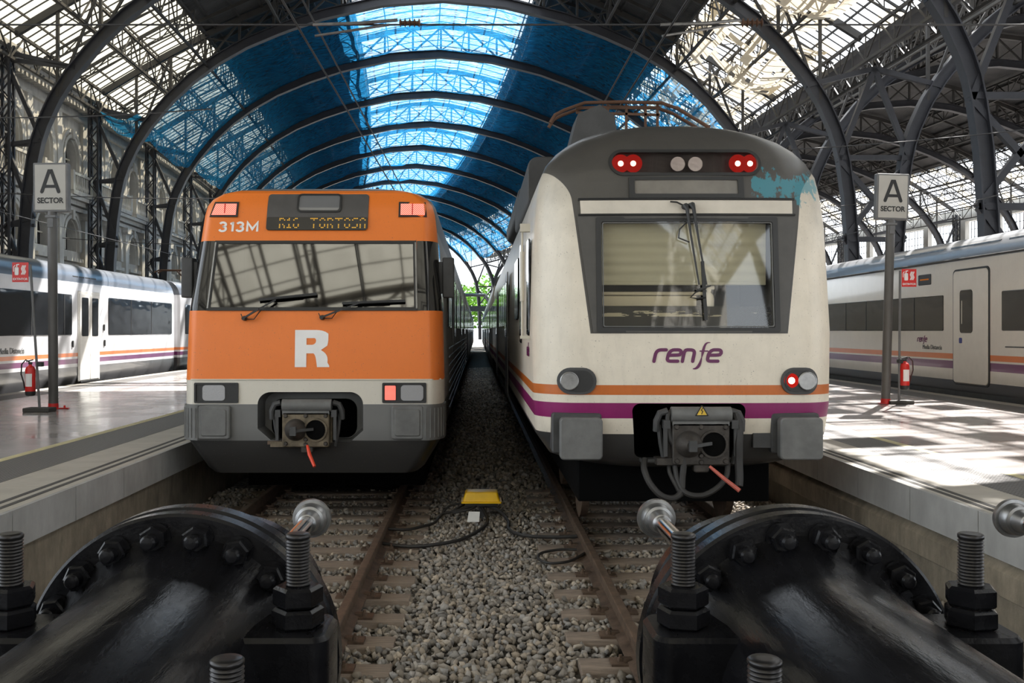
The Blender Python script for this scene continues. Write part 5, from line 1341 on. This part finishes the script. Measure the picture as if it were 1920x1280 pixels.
# yellow box between the tracks
r = thing('junction_box', 'yellow trackside box on a short post between the tracks', 'box', (.05, 11.95, -.2))
mb = MB(); prof = [(0, .245, .17), (.02, .245, .17), (.021, .225, .15), (.12, .195, .125), (.13, .18, .11)]
mb.loft([[(a, b, .215+z) for a, b in rrect(-w, w, -d, d, .025)] for z, w, d in prof]); mb.build('lid', M['yellow'], r)
mb = MB(); mb.rbox(-.2, .2, -.13, .13, .17, .215, .01, 'z'); mb.build('box_bottom', M['dark'], r)
mb = MB(); mb.bar((0, 0, -.05), (0, 0, .19), .07); mb.build('post', M['dgrey'], r)
def cable(pts, rr, label):
    V = [Vector(p) for p in pts]; V = [V[0]]+V+[V[-1]]; out = []
    for i in range(len(V)-3):
        for j in range(6):
            q = j/6; a, b, c, d = V[i:i+4]; out.append(.5*((2*b)+(c-a)*q+(2*a-5*b+4*c-d)*q*q+(3*b-a-3*c+d)*q**3))
    out.append(V[-1]); mb = MB(); mb.tube(out, rr, 8); tag(mb.build('cable', M['rubber']), label, 'cable')
z = -.14
cable([(.02, 11.9, -.02), (-.2, 11.8, -.06), (-.42, 11.7, -.1), (-.5, 11.4, z), (-.62, 11.2, z), (-.8, 11.0, z), (-1.0, 10.95, -.12)], .017, 'black cable looping from the yellow box to the orange train\'s inner rail')
cable([(.05, 11.88, -.04), (.12, 11.5, z), (.0, 10.9, z), (-.2, 10.45, z), (-.5, 10.2, z), (-.75, 10.15, z), (-.99, 10.2, -.12)], .02, 'thick black cable curving over gravel left of the yellow box')
cable([(.08, 11.9, -.03), (.25, 11.8, -.06), (.36, 11.5, z), (.36, 11.0, z), (.5, 10.7, z), (.8, 10.6, z), (1.08, 10.55, -.12)], .019, 'black cable running right from the yellow box to the rail')
cable([(-.45, 11.7, z), (-.35, 11.95, -.05), (-.15, 12.0, -.02), (-.3, 11.75, -.08), (-.1, 11.75, -.05), (.0, 11.85, -.02)], .015, 'bundled black cable coil beside the yellow box')
cable([(1.07, 9.75, -.12), (.9, 9.5, z), (.7, 9.42, z), (.6, 9.6, z), (.65, 9.85, z), (.85, 10.0, z), (1.02, 10.0, z)], .014, 'black cable loop beside the inner rail of the white train')
mb = MB(); mb.add([(-.12, 11.35, -.12), (.02, 11.35, -.12), (.03, 11.45, -.02), (-.10, 11.45, -.02)], [(0, 1, 2, 3)]); mb.add([(-.12, 11.36, -.125), (.02, 11.36, -.125), (.03, 11.46, -.025), (-.10, 11.46, -.025)], [(3, 2, 1, 0)])
tag(mb.build('cable_tag', M['white']), 'small pale tag lying on the gravel by the yellow box', 'tag')

# ================================================================== overhead wires
def wire(p, q, label, rr=.012, sag=0, n=2):
    mb = MB(); P0, Q0 = Vector(p), Vector(q); pts = [P0.lerp(Q0, i/n)-Vector((0, 0, sag*4*(i/n)*(1-i/n))) for i in range(n+1)]
    mb.tube(pts, rr, 6); return tag(mb.build('overhead_wire', M['wire']), label, 'wire')
wire((-1.86, 3, 5.25), (-1.86, 100, 5.25), 'contact wire above the orange train')
wire((-1.93, 3, 5.75), (-1.93, 100, 5.75), 'carrier wire above the orange train, over its contact wire', .012, 0)
wire((1.97, 3, 5.2), (1.97, 100, 5.2), 'contact wire above the white train')
wire((2.0, 3, 5.7), (2.0, 100, 5.7), 'carrier wire above the white train, over its contact wire')
o_ = wire((-17, 10.4, 5.36), (17, 10.4, 5.36), 'cross wire spanning the hall in front of both trains', .010)
for xx, lab in ((-3.35, 'left cross wire insulator with registration arm'), (.0, 0)):
    if not lab: continue
def reg(x, lab, d):
    r = thing('registration_arm', lab, 'arm', (x, 10.4, 5.36))
    mb = MB(); mb.tube([(0, 0, 0), (d*.55, -.05, .0), (d*1.0, 0, .05)], .018, 8); mb.tube([(d*.02, 0, -.12), (d*.9, 0, -.0)], .014, 8); mb.build('arm_tube', M['steelplate'], r)
    mb = MB(); prof = []
    for i in range(5): prof += [(.05*i, .02), (.05*i+.012, .05), (.05*i+.025, .02)]
    mb.lathe(prof, (d*1.02, 0, .02), 'x', 14); mb.build('insulator', M['rustbeam'], r)
reg(-1.75, 'registration arm over the orange train', .9)
reg(1.95, 'registration arm over the white train', .85)
for i, z in enumerate((7.2, 6.6, 5.9)):
    wire((-17, 22+9*i, z), (-3 if i else -6, 22+9*i, z-.1), 'thin cross wire in front of the left facade, %s from the camera' % ordn[i], .014, .25, 8)
for i, z in enumerate((7.0, 6.4)):
    wire((4, 24+9*i, z-.6), (17, 24+9*i, z+.5), 'thin span wire by the right columns, %s from the camera' % ordn[i], .014, .2, 8)
wire((11.9, 3, 5.2), (11.9, 100, 5.2), 'contact wire above the right side train')
wire((-12.4, 3, 5.2), (-12.4, 100, 5.2), 'contact wire above the left side train')

# portal and trees at the open far end
r = thing('signal_portal', 'pale metal portal frame at the far end between both trains', 'portal', (-.6, 128, -.2))
mb = MB(); mb.tube([(-2.2, 0, 0), (-2.2, 0, 6.2), (-1.6, 0, 7.0), (1.6, 0, 7.0), (2.2, 0, 6.2), (2.2, 0, 0)], .22, 10); mb.build('portal_frame', M['steelplate'], r)
mb = MB(); mb.bar((-2.2, 0, 5.2), (2.2, 0, 5.2), .4, .7); mb.build('cross_beam', M['grey'], r)
def tree(x, y, h, label):
    r = thing('tree', label, 'tree', (x, y, -.6), 'trees beyond the far end')
    mb = MB(); mb.tube([(0, 0, 0), (.1, 0, h*.3), (-.1, .1, h*.6)], [.3, .22, .1], 8)
    for a in range(5): mb.tube([(0, 0, h*.3), (math.cos(a*1.3)*h*.2, math.sin(a*1.3)*h*.2, h*.6)], [.12, .04], 6)
    mb.build('trunk', M['bark'], r)
    mb = MB()
    for i in range(1400):
        a = random.random()*2*PI; b = random.uniform(-1, 1); q = random.random()**.4; R = h*.36
        c = Vector((R*q*math.cos(a)*math.sqrt(1-b*b), R*q*math.sin(a)*math.sqrt(1-b*b), h*.6+R*1.05*q*b)); s = random.uniform(.2, .38)
        u = Vector((random.gauss(0, 1), random.gauss(0, 1), random.gauss(0, 1))).normalized()*s; v = u.orthogonal()*.6
        mb.add([c-u, c-v, c+u, c+v], [(0, 1, 2, 3)])
    mb.build('foliage', M['leaf'], r, 0)
for x, y, h, lab in ((-2.5, 165, 11, 'left green tree seen in the gap between both trains'), (2.5, 170, 13, 'right green tree seen in the gap between both trains'), (-9, 175, 12, 'green tree far beyond the orange train'), (8, 168, 12, 'green tree far beyond the white train')):
    tree(x, y, h, lab)

# ================================================================== light
w = bpy.data.worlds.new('world'); scene.world = w; w.use_nodes = True; nt = w.node_tree
bg = nt.nodes['Background']; bg.inputs[0].default_value = (.86, .93, 1., 1); bg.inputs[1].default_value = SKY
sun = bpy.data.lights.new('sun', 'SUN'); sun.energy = SUN; sun.angle = math.radians(.6); sun.color = (1, .95, .87)
so = bpy.data.objects.new('sun', sun); COL.objects.link(so)
el = math.radians(50); dv = Vector((.51*math.cos(el), .86*math.cos(el), math.sin(el)))
so.rotation_euler = dv.to_track_quat('Z', 'Y').to_euler(); so.location = (30, 60, 60)

scene.view_settings.view_transform = 'Standard'; scene.view_settings.look = 'None'
scene.view_settings.exposure = EXPO; scene.view_settings.gamma = 1; scene.view_settings.use_curve_mapping = False
cy = scene.cycles
cy.use_denoising = True; cy.max_bounces = 7; cy.diffuse_bounces = 4; cy.glossy_bounces = 3; cy.transmission_bounces = 4; cy.transparent_max_bounces = 24
cy.sample_clamp_indirect = 6; cy.use_adaptive_sampling = True; cy.adaptive_threshold = .02
cy.caustics_reflective = False; cy.caustics_refractive = False
